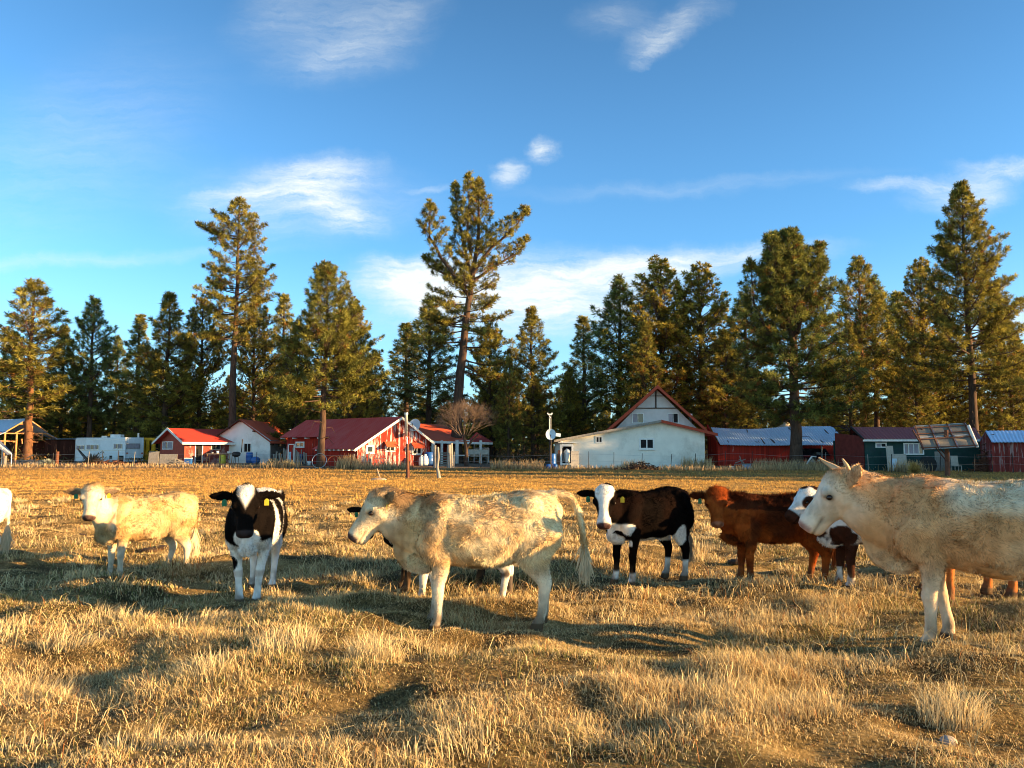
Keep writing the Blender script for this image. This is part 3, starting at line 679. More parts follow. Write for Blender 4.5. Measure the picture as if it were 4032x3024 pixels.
m.slab([Pk + Vector((0, -.03, -.18)), Rt + Vector((0, -.03, -.18)), Rt + Vector((0, -.03, .06)), Pk + Vector((0, -.03, .06))], .05); m.build('fascia', M['red_paint'], ro2)
m = MB(); m.slab([Lf + Vector((0, -.03, -.16)), Pk + Vector((0, -.03, -.16)), Pk + Vector((0, -.03, .04)), Lf + Vector((0, -.03, .04))], .05); m.build('fascia', M['wood_grey'], ro)
# upper A gable
Yu = Yg + 2.0; WU = Wall(P(2400, 1800, Yu), P(2780, 1800, Yu))
def uz(u, v): p = WU.hit(u, v); return WU.along(p), p.z
a0, a1, a2 = uz(2418, 1694), uz(2582, 1530), uz(2752, 1694)
m = MB(); wall_poly(m, WU, [(a0[0], a0[1] - 1), (a2[0], a2[1] - 1), (a2[0], a2[1]), a1, (a0[0], a0[1])], .15); m.build('wall', pmat('grey_white_gable', (.58, .55, .56), .9, var=.08, scale=1.5, dirt=(.42, .38, .38)), wh, label='tall pinkish white gable wall')
b0, b1, b2 = uz(2384, 1694), uz(2582, 1521), uz(2775, 1694); fr = .9; dd = Vector((2.5, 9.6, 0))
A, B_, C_ = WU.pt(b0[0], b0[1], fr), WU.pt(b1[0], b1[1], fr), WU.pt(b2[0], b2[1], fr)
m = MB(); flat_roof(m, B_, B_ + dd, A + dd, A, .16); flat_roof(m, B_ + dd, B_, C_, C_ + dd, .16); rr = m.build('gable_roof', M['roof_orange'], wh)
m = MB(); v_ = Vector((0, -.03, 0)); dn = Vector((0, 0, -.26)); up_ = Vector((0, 0, .05))
m.slab([A + v_ + dn, B_ + v_ + dn, B_ + v_ + up_, A + v_ + up_], .06); m.slab([B_ + v_ + dn, C_ + v_ + dn, C_ + v_ + up_, B_ + v_ + up_], .06); m.build('fascia', M['red_paint'], rr)
m = MB()
def stick(u0, v0, u1, v1, w_=.06):
    p, q = WU.hit(u0, v0), WU.hit(u1, v1); m.tube([p + WU.n * .05, q + WU.n * .05], w_, 4)
stick(2500, 1607, 2668, 1607); stick(2582, 1535, 2582, 1607, .07); stick(2548, 1559, 2620, 1559, .04); m.build('trim', M['dark_wood'], wh)
window(WU, 2488, 1626, 2535, 1667, wh, panes=2, fw=.07, glass='glass', curtain=[(.06, .45)])
window(WU, 2628, 1626, 2672, 1667, wh, panes=2, fw=.07, glass='dark', curtain=[(.06, .45)])
window(WH, 2344, 1717, 2373, 1745, wh, panes=2, fw=.1, glass='dark')
window(WH, 2516, 1725, 2577, 1770, wh, panes=2, fw=.14, glass='dark', sill=True)
m = MB(); p = P(2716, 1640, Yu + 2); m.tube([p - Vector((0, 0, 1.2)), p + Vector((.12, 0, .25))], .13, 8); m.build('vent_pipe', M['white_plastic'], wh)
# water heater cabinet at the left end
c0, c1 = WH.hit(2208, 1750), WH.hit(2252, 1750); z1 = WH.hit(2230, 1750).z; z0 = WH.hit(2230, 1832).z
wc = thing('heater_cabinet', (c0.x, c0.y - .5, z0), 'white open cabinet with a water heater left of the white house', 'cabinet')
cx, cy = (c0.x + c1.x) / 2, c0.y - .35; wd = c1.x - c0.x
m = MB(); m.box((cx - wd / 2, cy, (z0 + z1) / 2), (.16, .5, z1 - z0)); m.box((cx + wd / 2, cy, (z0 + z1) / 2), (.16, .5, z1 - z0)); m.box((cx, cy, z1 - .06), (wd - .17, .5, .22)); m.box((cx, cy, z0 + .12), (wd - .17, .5, .12)); m.box((cx + .1, cy - .05, z1 + .16), (wd + .7, .7, .06), ry=.03); m.build('frame', M['white_paint'], wc)
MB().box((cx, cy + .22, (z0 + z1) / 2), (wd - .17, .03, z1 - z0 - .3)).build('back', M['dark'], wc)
MB().lathe((cx + .08, cy - .03, z0 + .25), [(.2, 0), (.22, .05), (.22, 1.0), (.15, 1.12), (.05, 1.15)], 14).build('water_heater', M['white_plastic'], wc)
MB().tube([(cx - .25, cy - .1, z0 + .3), (cx - .22, cy - .1, z0 + 1.2), (cx + .05, cy - .1, z0 + 1.45)], .04, 6).build('pipe', M['steel'], wc)
b_ = MB(); pl = P(2264, 1845, 66.6); b_.box((pl.x, 66.6, gz(pl.x, 66.6) + .75), (.68, .05, 1.5), rx=-.12); tag(b_.build('plywood_sheet', M['ply']), 'bare plywood sheet leaning on the white house wall beside the heater cabinet', 'board')
m = MB(); q = WH.hit(2185, 1735); m.tube([q + Vector((0, -.4, 0)), q + Vector((.45, -.4, .06)), q + Vector((.62, -.4, -.15)), q + Vector((.62, -.4, -.6))], .06, 8); m.build('gutter_pipe', M['white_paint'], wh)

# ---- H blue roofed shed
bs = thing('blue_roofed_shed', foot(P(3000, 1800, 72), 0), 'low dark red shed with a sagging pale blue corrugated roof behind the broad pine', 'shed')
Yf, Yb = 70.5, 74.0
def proj(p): 
    c_, s_ = math.cos(TILT), math.sin(TILT); dz = p.z - CAMZ; d = p.y * c_ + dz * s_
    return UC + FPX * p.x / d, VC - FPX * (-p.y * s_ + dz * c_) / d
a, d_ = P(2799, 1682, Yb), P(2836, 1749.5, Yf - .6); b, c_ = P(3276, 1678, Yb), P(3343, 1752, Yf - .6)
sp0 = P(3155, 1684, Yb); 
m = MB(); corr_roof(m, a, b, c_, d_, .24, .02, sag=.20); ro = m.build('roof', M['roof_rust'], bs)
WS = Wall(P(2826, 1800, Yf), P(3127, 1800, Yf)); zt = P(2900, 1751, Yf).z; m = MB(); wall_poly(m, WS, [(0, -.1), (WS.L, -.1), (WS.L, zt), (0, zt)]); m.build('wall', M['red'], bs)
m = MB(); p0_ = WS.pt(.07, 0); zt2 = P(2815, 1690, 72).z; m.slab([(p0_.x, p0_.y + 3.6, -.1), (p0_.x, p0_.y + .15, -.1), (p0_.x, p0_.y + .15, zt), (p0_.x - .1, p0_.y + 3.6, zt2 + .5)], .12); m.box((p0_.x + 6, Yb + .3, zt * .5), (12, .12, zt * 1.3)); m.build('wall', M['red'], bs, label='end and back walls')
for u in (3235, 3318):
    p = P(u, 1752, Yf - .3); MB().tube([(p.x, p.y, -.1), p], .06, 6).build('post', M['wood_grey'], bs)
WS2 = Wall(P(3200, 1800, 75), P(3240, 1800, 75)); m = MB(); wall_poly(m, WS2, [(0, 0), (WS2.L, 0), (WS2.L, 1.9), (0, 1.9)]); m.build('gate', M['red'], bs)
tag(MB().lathe(P(3096, 1690, 82) - Vector((0, 0, 2.0)), [(1.15, 0), (1.15, 2.0), (1.05, 2.2), (.5, 2.45), (.3, 2.6), (.3, 2.8)], 24).build('water_tank', M['tank']), 'pale round water tank standing behind the blue roof', 'tank')

# ---- I rusty lean-to and dark green house
Yh = 62.0
gh = thing('green_house', foot(P(3500, 1800, Yh), 0), 'dark green board house under a rose red metal roof, behind the solar panels', 'house')
WN = Wall(P(3408, 1800, Yh), P(3862, 1800, Yh)); ze = P(3500, 1731, Yh).z
m = MB(); wall_poly(m, WN, [(0, -.2), (WN.L, -.2), (WN.L, ze), (0, ze)]); m.build('wall', M['green_wall'], gh)
ra, rb = P(3350, 1681, Yh + 3), P(3840, 1684, Yh + 3); ec, ed = P(3868, 1728, Yh - .5), P(3399, 1728, Yh - .5)
m = MB(); corr_roof(m, ra, rb, ec, ed, .3, .025); rc, rd = Vector((rb.x + .6, rb.y + 3.2, ec.z)), Vector((ra.x + 1.1, ra.y + 3.2, ed.z)); corr_roof(m, rb, ra, rd, rc, .3, .025); ro = m.build('roof', M['roof_rose'], gh)
m = MB(); m.slab([ed + Vector((0, .04, -.2)), ec + Vector((0, .04, -.2)), ec + Vector((0, .04, .0)), ed + Vector((0, .04, .0))], .05); m.build('fascia', M['white_paint'], ro)
m = MB(); m.tube([ra, ed], .09, 4); m.tube([ra + Vector((.25, .1, -.05)), ed + Vector((.3, .1, -.02))], .05, 4); m.build('rake_board', M['dark_steel'], ro)
WE = Wall(P(3290, 1800, Yh + 3.5), P(3408, 1800, Yh + .05)); m = MB(); zr = ra.z
wall_poly(m, WE, [(0, -.2), (WE.L - .15, -.2), (WE.L - .15, ze - .1), (WE.L - .6, ze + .3), (0, ze + .6)]); m.build('wall', pmat('dark_red_side', (.14, .025, .02), .9, var=.3, scale=3, bump=.2), gh, label='dark red end wall')
m = MB(); p = WN.pt(WN.L, 0); m.box((p.x - .1, p.y + 3.2, ze / 2), (.14, 6, ze)); m.box((p.x - WN.L / 2, p.y + 6.2, ze / 2), (WN.L - .1, .14, ze)); m.build('wall', M['green_wall'], gh, label='rear walls')
window(WN, 3446, 1743, 3491, 1763, gh, panes=2, fw=.09, glass='dark', curtain=[(.06, .5)])
window(WN, 3556, 1744, 3638, 1791, gh, panes=4, fw=.1, glass='glass', curtain=[(.02, .2), (.27, .5), (.53, .72)])
t0, t1 = WN.along(WN.hit(3680, 1800)), WN.along(WN.hit(3740, 1800)); zt = WN.hit(3700, 1778).z; m = MB(); m.slab([WN.pt(t0, -.2, .04), WN.pt(t1, -.2, .04), WN.pt(t1, zt, .04), WN.pt(t0, zt, .04)], .05); m.build('door', M['wood_grey'], gh)
# roof frame of the unfinished lean-to between shed and green house
fr_ = thing('roof_frame', P(3330, 1800, 66), 'bare dark roof trusses between the blue shed and the green house', 'frame'); m = MB()
for (u0, v0, u1, v1, Y0, Y1) in ((3275, 1680, 3330, 1676, 71, 69), (3330, 1676, 3396, 1750, 69, 63.5), (3290, 1697, 3340, 1696, 71, 68), (3310, 1713, 3360, 1713, 70, 67), (3325, 1732, 3370, 1731, 69, 66), (3300, 1676, 3345, 1696, 72, 69)):
    m.tube([P(u0, v0, Y0), P(u1, v1, Y1)], .07, 4)
for u, Y_ in ((3346, 66), (3375, 66.5)): p = P(u, 1735, Y_); m.tube([(p.x, p.y, -.1), p], .08, 5)
m.build('truss', M['dark_wood'], fr_)

# ---- J solar panel array on a pole
Ys = 50.0; pb = P(3731, 1873, Ys); zg = gz(pb.x, Ys)
sa = thing('solar_array', (pb.x, Ys, zg), 'tilted solar panel array seen from its back on a rusty pole', 'solar panel')
m = MB(); ptp = P(3726, 1693, Ys); m.tube([(pb.x, Ys, zg - .2), (ptp.x, Ys, ptp.z)], [.16, .12], 10); m.build('pole', M['rust'], sa)
A, B_, C_, D_ = P(3596, 1678, Ys - .2), P(3800, 1664, Ys - .2), P(3850, 1762, Ys - 1.7), P(3632, 1770, Ys - 1.7)
A, B_, C_, D_ = P(3596, 1677, Ys + 1.2), P(3802, 1665, Ys + 1.2), P(3846, 1760, Ys - 1.2), P(3630, 1770, Ys - 1.2)
nrm = (B_ - A).cross(D_ - A).normalized()
if nrm.y > 0: nrm = -nrm      # towards the camera = underside
def g_(s, t_): return A.lerp(B_, s).lerp(D_.lerp(C_, s), t_)
for i in range(3):
    for j in range(2):
        s0, s1 = i / 3 + .008, (i + 1) / 3 - .008; t0, t1 = j / 2 + .012, (j + 1) / 2 - .012
        q = [g_(s0, t1), g_(s1, t1), g_(s1, t0), g_(s0, t0)]
        pn = MB().slab([x - nrm * .02 for x in q], .03, flip=((q[1] - q[0]).cross(q[2] - q[0])).dot(nrm) < 0).build('panel', M['solar_back'], sa)
        mm = MB()
        for a_, b_ in zip(q, q[1:] + q[:1]): mm.tube([a_, b_], .028, 4)
        mm.build('panel_frame', M['steel'], pn)
        MB().slab([x - nrm * .055 for x in q], .01, flip=((q[1] - q[0]).cross(q[2] - q[0])).dot(nrm) < 0).build('cells', M['solar'], pn)
m = MB()
for t_ in (.14, .40, .62, .97): m.tube([g_(-.02, t_) + nrm * .08, g_(1.02, t_) + nrm * .08], .045, 4)
for s_ in (.03, .3, .64, .97): m.tube([g_(s_, 0) + nrm * .04, g_(s_, 1) + nrm * .04], .035, 4)
m.tube([g_(-.05, .2) + nrm * .05, g_(.02, 1.0) + nrm * .1], .05, 4)
pm = Vector((pb.x, Ys - .05, P(3731, 1735, Ys).z)); m.tube([g_(.1, .12) + nrm * .1, pm + Vector((0, 0, -1.0)), ], .04, 4); m.tube([g_(.25, 1) + nrm * .1, Vector((pb.x, Ys, zg + .9))], .04, 4); m.tube([g_(.5, .5) + nrm * .05, pm + Vector((0, 0, .2))], .09, 5)
m.build('rack', M['rust'], sa)
m = MB(); m.tube([P(3813, 1674, Ys - .3), P(3850, 1762, Ys - .6)], .10, 5); m.build('side_rail', M['white_paint'], sa)
# ---- K right red shed
Yk = 58.; WK = Wall(P(3906, 1800, Yk), P(4110, 1800, Yk)); ze = P(3950, 1739, Yk).z
rs = thing('red_shed', foot(P(3960, 1800, Yk), 0), 'faded red board shed with a blue metal roof cut by the right edge', 'shed')
m = MB(); wall_poly(m, WK, [(0, -.2), (WK.L, -.2), (WK.L, ze), (0, ze)]); m.build('wall', M['red_old'], rs)
WK2 = Wall(P(3862, 1800, Yk + 3), P(3906, 1800, Yk + .02)); zr = P(3882, 1698, Yk + 1.5).z
m = MB(); wall_poly(m, WK2, [(0, -.2), (WK2.L - .15, -.2), (WK2.L - .15, ze), (WK2.L * .5, zr - .1), (0, ze)]); m.build('wall', M['red_old'], rs, label='gable end')
ra, rb = P(3880, 1696, Yk + 1.5), P(4120, 1694, Yk + 1.5); ec, ed = P(4130, 1740, Yk - .4), P(3906, 1740, Yk - .4)
m = MB(); corr_roof(m, ra, rb, ec, ed, .3, .02); le, lf = P(3856, 1736, Yk + 3.4), P(4100, 1736, Yk + 3.4); corr_roof(m, rb, ra, le, lf, .3, .02); m.build('roof', M['roof_blue'], rs)

# ---- A open timber barn at the left
Ya = 86.
ob = thing('timber_barn', foot(P(110, 1800, Ya), 0), 'open timber framed barn with a blue metal roof at the left edge', 'barn')
ap, rl, rr_ = P(111, 1648, Ya), P(25, 1698, Ya - 1.5), P(187, 1701, Ya + 1.5); dR = Vector((-.85, .53, 0))
m = MB(); corr_roof(m, ap, ap + dR * 12, rl + dR * 12, rl, .3, .03); corr_roof(m, ap + dR * 12, ap, rr_, rr_ + dR * 12, .3, .03); m.build('roof', M['roof_blue'], ob)
m = MB(); corr_roof(m, P(30, 1698, Ya - 1.4), P(-60, 1700, Ya + 5), P(-60, 1722, Ya + 2), P(-20, 1718, Ya - 3.4), .3, .03); corr_roof(m, P(180, 1702, Ya + 1.6), P(150, 1712, Ya + 9), P(215, 1726, Ya + 9), P(228, 1729, Ya + 2), .3, .03); m.build('side_roof', M['roof_blue'], ob)
def pole(m, u0, v0, u1, v1, r=.10, Y0=None, Y1=None): m.tube([P(u0, v0, Y0 or Ya), P(u1, v1, Y1 or (Y0 or Ya))], r, 4)
m = MB(); yy_ = lambda u: Ya - 1.5 + 3 * (u - 25) / 162
for (u0, v0, u1, v1) in ((111, 1649, 25, 1699), (111, 1649, 187, 1702), (180, 1708, 228, 1729), (0, 1706, 185, 1708), (78, 1669, 120, 1671), (100, 1667, 100, 1712), (127, 1677, 127, 1755), (108, 1692, 167, 1724), (100, 1685, 60, 1705), (150, 1706, 170, 1706), (167, 1705, 167, 1731), (85, 1728, 88, 1748), (128, 1740, 150, 1741), (0, 1736, 60, 1738)):
    pole(m, u0, v0, u1, v1, .085, yy_(u0), yy_(u1))
m.build('frame', M['wood_orange'], ob)
for u in (20, 66, 127): p = P(u, 1706, yy_(u)); MB().tube([(p.x, p.y, 0), p], .11, 6).build('post', M['wood_orange'], ob)
m = MB(); WW = Wall(P(-40, 1800, Ya + 8), P(300, 1800, Ya + 6)); wall_poly(m, WW, [(0, 0), (WW.L, 0), (WW.L, 2.6), (0, 3.0)]); m.build('wall', plank_mat('rusty_sheet', (.09, .02, .012), (.2, .08, .04), .3, .25), ob)
WW = Wall(P(175, 1800, Ya + 2), P(298, 1800, Ya + 3)); zt = P(200, 1731, Ya + 2).z; lt = thing('rusty_shed', foot(WW.a, 0), 'rusty brown sheet metal lean-to between the timber barn and the trailer', 'shed')
m = MB(); wall_poly(m, WW, [(0, 0), (WW.L, 0), (WW.L, zt), (0, zt)]); m.build('wall', plank_mat('rust_wall', (.05, .015, .01), (.14, .05, .03), .3, .3), lt)
m = MB(); corr_roof(m, WW.pt(0, zt + .2) + Vector((0, 4, 0)), WW.pt(WW.L, zt + .2) + Vector((0, 4, 0)), WW.pt(WW.L, zt + .05, .3), WW.pt(0, zt + .05, .3), .3, .04); m.build('roof', M['tin'], lt)
# near lean-to corner at the left edge
ln_ = thing('small_lean_to', foot(P(0, 1800, 70), 0), 'corner of a low tin lean-to with a white edge at the left border', 'shed'); m = MB()
corr_roof(m, P(-90, 1700, 72), P(-40, 1690, 75), P(48, 1785, 70.5), P(30, 1790, 69), .3, .03); m.build('roof', M['tin'], ln_)
m = MB(); m.slab([P(-20, 1742, 69.2), P(44, 1790, 69.2), P(44, 1785, 69.2), P(-20, 1735, 69.2)], .08); m.build('fascia', M['white_paint'], ln_)
for u, v in ((10, 1765), (46, 1788)): p = P(u, v, 69.4); MB().tube([(p.x, p.y, 0), p], .05, 5).build('post', M['steel'], ln_)
# ---- B trailer / camper
Yt = 83.0
A0, A1, A2 = P(296, 1800, Yt + 2.5), P(491, 1800, Yt), P(564, 1800, Yt + 1.6)
rv = thing('camper_trailer', foot(A1, 0), 'old white camper with small windows, left of the small red house', 'camper')
WT, WV = Wall(A0, A1), Wall(A1, A2); zt = P(491, 1724, Yt).z; zb = gz(A1.x, A1.y) + .1
m = MB(); z1_ = zb + 1.15
wall_poly(m, WT, [(.12, zb), (WT.L, zb), (WT.L, zt), (.1, zt - .05), (-.02, zt - .25), (-.02, zt - .6), (.25, zt - .9), (.15, z1_ + .1), (0, z1_ - .1)], .3)
wall_poly(m, WV, [(.3, zb), (WV.L, zb), (WV.L + .0, zt - .5), (WV.L, zt - .02), (.3, zt - .02)], .3)
n_ = -WT.n * 2.4; tp_ = [WT.pt(0, zt + .0), WT.pt(WT.L, zt), WV.pt(WV.L, zt - .02), WV.pt(WV.L, zt) + (WT.a - WT.b)]
m.slab([WT.pt(.05, zt + .05, -.02), WV.pt(0, zt + .05, -.02), WV.pt(WV.L - .02, zt + .05, -.02), WV.pt(WV.L - .02, zt + .05, -.02) + (WT.a - WT.b)], .08)
m.slab([WV.pt(WV.L - .02, zb), WV.pt(WV.L - .02, zb) + (WT.a - WT.b), WV.pt(WV.L - .02, zt) + (WT.a - WT.b), WV.pt(WV.L - .02, zt)], .1)
m.slab([WT.pt(0, zb), WV.pt(WV.L, zb) + (WT.a - WT.b), WV.pt(WV.L, zt) + (WT.a - WT.b), WT.pt(0, zt)], .1); m.build('body', M['rv'], rv)
m = MB()
for zz in (z1_ + .02, zt - .22, zb + .35): m.slab([WT.pt(.1, zz, .02), WT.pt(WT.L, zz, .02), WT.pt(WT.L, zz + .05, .02), WT.pt(.1, zz + .05, .02)], .02)
m.slab([WV.pt(0, zb + .22, .1), WV.pt(WV.L, zb + .22, .1), WV.pt(WV.L, zb + .36, .1), WV.pt(0, zb + .36, .1)], .1); m.build('trim', M['steel'], rv)
for (u0, v0, u1, v1, pn) in ((302, 1753, 333, 1771, 2), (342, 1751, 390, 1771, 3), (448, 1747, 482, 1768, 2)): window(WT, u0, v0, u1, v1, rv, frame='steel', panes=pn, fw=.06, glass='glass', curtain=[(.05, .3), (.55, .8)])
window(WV, 497, 1746, 550, 1767, rv, frame='steel', panes=2, fw=.06, glass='curtain')
for u in (500, 559): p = WV.hit(u, 1784.5); MB().box(p + WV.n * .04, (.16, .08, .14), rz=math.atan2(WV.d.y, WV.d.x)).build('tail_light', M['red_paint'], rv)
for (u0, v0, u1, v1) in ((464, 1794, 486, 1818), (431, 1794, 441, 1807)):
    p, q_ = WT.hit(u0, v0), WT.hit(u1, v1); m = MB(); m.slab([WT.pt(WT.along(p), q_.z, .01), WT.pt(WT.along(q_), q_.z, .01), WT.pt(WT.along(q_), p.z, .01), WT.pt(WT.along(p), p.z, .01)], .02); m.build('hatch', M['dark'], rv)
m = MB(); p = WT.pt(WT.L * .70, zt + .22, -.9); m.box(p, (1.1, .8, .34)); m.build('roof_vent', M['white_plastic'], rv)
MB().box(WT.pt(WT.L * .46, zt + .15, -.9), (.6, .5, .2)).build('roof_vent', M['steel'], rv)
m = MB(); p = WV.pt(WV.L * .9, zt, -.8); m.tube([p, p + Vector((0, 0, .55))], .13, 8); m.build('chimney', M['steel'], rv)
p = WV.pt(WV.L * .55, zb - .05, -.3); 
for q_ in (WV.pt(WV.L * .72, zb + .05, -.1), WT.pt(WT.L * .55, zb + .05, -.25)): MB().lathe(q_ - Vector((0, .12, 0)), [(.05, 0), (.34, 0), (.36, .04), (.36, .2), (.34, .24), (.05, .24)], 18, 'Y').build('wheel', M['rubber'], rv)
# timber frame right of the camper, orange sunlight painted on
of = thing('yellow_frame', foot(P(580, 1800, 88), 0), 'yellow timber stall frame, sunlight painted on, between the camper and the small red house', 'frame'); m = MB()
for u in (566, 584, 606): p = P(u, 1728, 86); m.box((p.x, 86, p.z / 2), (.34, .3, p.z))
m.box((P(585, 1728, 86).x, 86, P(585, 1729, 86).z), (1.5, .35, .3)); m.box((P(590, 1790, 86).x, 86.2, .9), (1.5, .1, 1.5)); m.build('post', M['sun_orange'], of)
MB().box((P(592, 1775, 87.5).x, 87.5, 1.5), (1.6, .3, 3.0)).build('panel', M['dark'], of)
# ================================================================ YARD THINGS
def barrel(u, v, Y, r, h, label, mat='blue', lying=False, name='barrel', grp='blue plastic barrels in the yard'):
    p = P(u, v, Y); zg = gz(p.x, Y); prof = [(r * .8, 0), (r * .97, .04), (r, h * .3), (r * 1.04, h * .33), (r, h * .36), (r, h * .64), (r * 1.04, h * .67), (r, h * .7), (r * .97, h - .05), (r * .85, h), (r * .8, h - .03)]
    if lying: m = MB().lathe((p.x, Y, zg + r), [(a, b - h / 2) for a, b in prof], 20, 'Y')
    else: m = MB().lathe((p.x, Y, zg), prof, 20)
    return tag(m.build(name, M[mat]), label, 'barrel', grp)
barrel(981, 1830, 78, .34, 1.1, 'dark blue barrel standing against the white building wall, left of the lying one')
barrel(1006, 1832, 76.5, .34, .9, 'bright blue barrel lying on its side below the white building window', lying=True)
barrel(1180, 1832, 76, .30, .95, 'dark blue barrel under the small window of the long red barn')
barrel(1692, 1838, 71.5, .42, 1.25, 'big blue barrel at the right corner of the peeling barn gable')
barrel(2177, 1842, 67, .27, 1.25, 'tall blue grey gas cylinder shaped barrel at the dish mast', 'blue')
barrel(728, 1790, 75.5, .0001 + .22, .5, 'yellow plastic drum beside the work table of the small red house', 'yellow', grp=None).name = 'drum_spare'
bpy.data.objects.remove(bpy.data.objects['drum_spare'])
barrel(876, 1825, 76.5, .32, .9, 'yellow plastic drum beside the work table of the small red house', 'yellow', name='drum', grp=None)
# cooler
p = P(741, 1828, 75.5); zg = gz(p.x, p.y); T = thing('cooler', (p.x, p.y, zg), 'blue cooler box with a white lid at the corner of the small red house', 'cooler')
MB().box((p.x, p.y, zg + .25), (.62, .42, .5)).build('body', M['blue'], T); MB().box((p.x, p.y, zg + .55), (.66, .46, .1)).build('lid', M['white_plastic'], T)
# table with pots
p = P(850, 1800, 76.5); zg = gz(p.x, p.y); zt = zg + .95; T = thing('work_table', (p.x, p.y, zg), 'rough wooden work table in front of the small red house', 'table')
MB().box((p.x + .4, p.y, zt), (2.4, .8, .07)).build('table_top', M['wood'], T)
for dx, dy in ((-.7, -.35), (1.5, -.35), (-.7, .35), (1.5, .35)): MB().tube([(p.x + dx - .08, p.y + dy, zg), (p.x + dx, p.y + dy, zt)], .035, 5).build('leg', M['wood_orange'], T)
for (dx, r, h, mt, nm, lb) in ((.15, .14, .26, 'white_plastic', 'bucket', 'white bucket on the left part of the work table'), (1.3, .2, .2, 'white_plastic', 'basin', 'white basin on the right end of the work table'), (-.35, .12, .12, 'steel', 'pan', 'steel pan on the left end of the work table')):
    tag(MB().lathe((p.x + dx, p.y, zt + .036), [(r * .75, 0), (r, h), (r * .95, h), (r * .7, .03)], 16).build(nm, M[mt]), lb, nm)
q = P(930, 1790, 76.2); T = thing('barbecue', (q.x, q.y, gz(q.x, q.y)), 'black barbecue grill with its lid and chimney beside the work table', 'grill'); zg = gz(q.x, q.y)
MB().lathe((q.x, q.y, zg + .75), [(.15, -.1), (.38, .05), (.42, .25), (.36, .35), (.2, .42)], 16).build('bowl', M['dark_steel'], T)
for a in range(3): MB().tube([(q.x + .3 * math.cos(a * 2.1), q.y + .3 * math.sin(a * 2.1), zg), (q.x + .2 * math.cos(a * 2.1), q.y + .2 * math.sin(a * 2.1), zg + .7)], .025, 5).build('leg', M['dark_steel'], T)
MB().tube([(q.x + .5, q.y, zg + 1.1), (q.x + .58, q.y, zg + 2.4)], .05, 6).build('chimney', M['dark_steel'], T)
# feed sacks
for i, (u, s, lb) in enumerate(((1660, 1.0, 'left of two white woven feed sacks by the big blue barrel'), (1674, 1.1, 'right of two white woven feed sacks by the big blue barrel'))):
    p = P(u, 1838, 70.6); zg = gz(p.x, p.y); m = MB(); prof = [(.02, 0), (.26, .03), (.30, .25), (.28, .6), (.22, .8), (.08, .9), (.13, .98)]
    m.lathe((p.x, p.y, zg), [(a * s * .9, b * s) for a, b in prof], 12); tag(m.build('feed_sack', M['white_plastic']), lb, 'sack', 'feed sacks at the barn corner')
# hoops
for u, r, lb in ((1257, .62, 'large thin metal hoop leaning at the foot of the barn pine'), (1312, .5, 'smaller rusty hoop leaning on the low red barn wall')):
    p = P(u, 1836, 67.3 + .6 * (r < .6)); zg = gz(p.x, p.y); pts = [(p.x + r * math.cos(a), p.y + .2 * math.sin(a), zg + r * 1.0 + r * math.sin(a)) for a in np.linspace(0, 2 * math.pi, 29)]
    tag(MB().tube(pts, .035, 5, False).build('metal_hoop', M['steel' if r > .6 else 'rust']), lb, 'hoop')
# lattice frame leaning on barn
T = thing('lattice_frame', foot(P(1495, 1838, 68), 0), 'grey wooden lattice frame leaning against the peeling barn gable', 'frame'); m = MB()
for k in range(5): m.tube([P(1468 + 10 * k, 1788, 69), P(1482 + 14 * k, 1838, 68)], .035, 4)
for f in (0, .35, .7): m.tube([P(1466 + 16 * f, 1788 + 50 * f, 68.9 - f), P(1512 + 26 * f, 1787 + 50 * f, 68.9 - f)], .035, 4)
m.build('slats', M['wood_grey'], T)
# picket boards at the barn side
rr2 = random.Random(4)
for gi, (u0, u1, n, Y_, h0, h1, lb) in enumerate(((1080, 1215, 15, 74, .9, 1.7, 'rough upright boards fencing the gap left of the barn'), (1395, 1470, 8, 67.6, .7, 1.4, 'rough upright boards at the barn corner'), (2040, 2060, 2, 66, .7, 1, 'stakes'))):
    if gi == 2: continue
    T = thing('board_fence', foot(P((u0 + u1) / 2, 1830, Y_), 0), lb, 'fence'); m = MB()
    for k in range(n):
        u = u0 + (u1 - u0) * k / n + rr2.uniform(-3, 3); p = P(u, 1830, Y_); zg = gz(p.x, p.y); h = rr2.uniform(h0, h1); m.box((p.x, Y_, zg + h / 2), (rr2.uniform(.07, .16), .05, h), ry=rr2.uniform(-.12, .12))
    m.build('boards', M['wood_grey'], T)
p = P(1146, 1800, 73.5); zg = gz(p.x, p.y); T = thing('old_door_frame', (p.x, p.y, zg), 'white painted door frame standing among the boards left of the barn', 'frame')
m = MB(); m.box((p.x - .28, p.y, zg + .95), (.1, .06, 1.9)); m.box((p.x + .28, p.y, zg + .95), (.1, .06, 1.9)); m.box((p.x, p.y, zg + 1.9), (.66, .06, .1)); m.build('frame', M['white_paint'], T); MB().box((p.x - .12, p.y + .05, zg + .6), (.2, .04, 1.2)).build('panel', pmat('pale_blue_paint', (.35, .55, .7), .6), T)
p = P(1218, 1834, 72); tag(MB().lathe((p.x, p.y, gz(p.x, p.y)), [(.15, 0), (.2, .4), (.19, .4)], 14).build('bucket', M['white_plastic']), 'small white bucket on the ground under the barn wall', 'bucket')
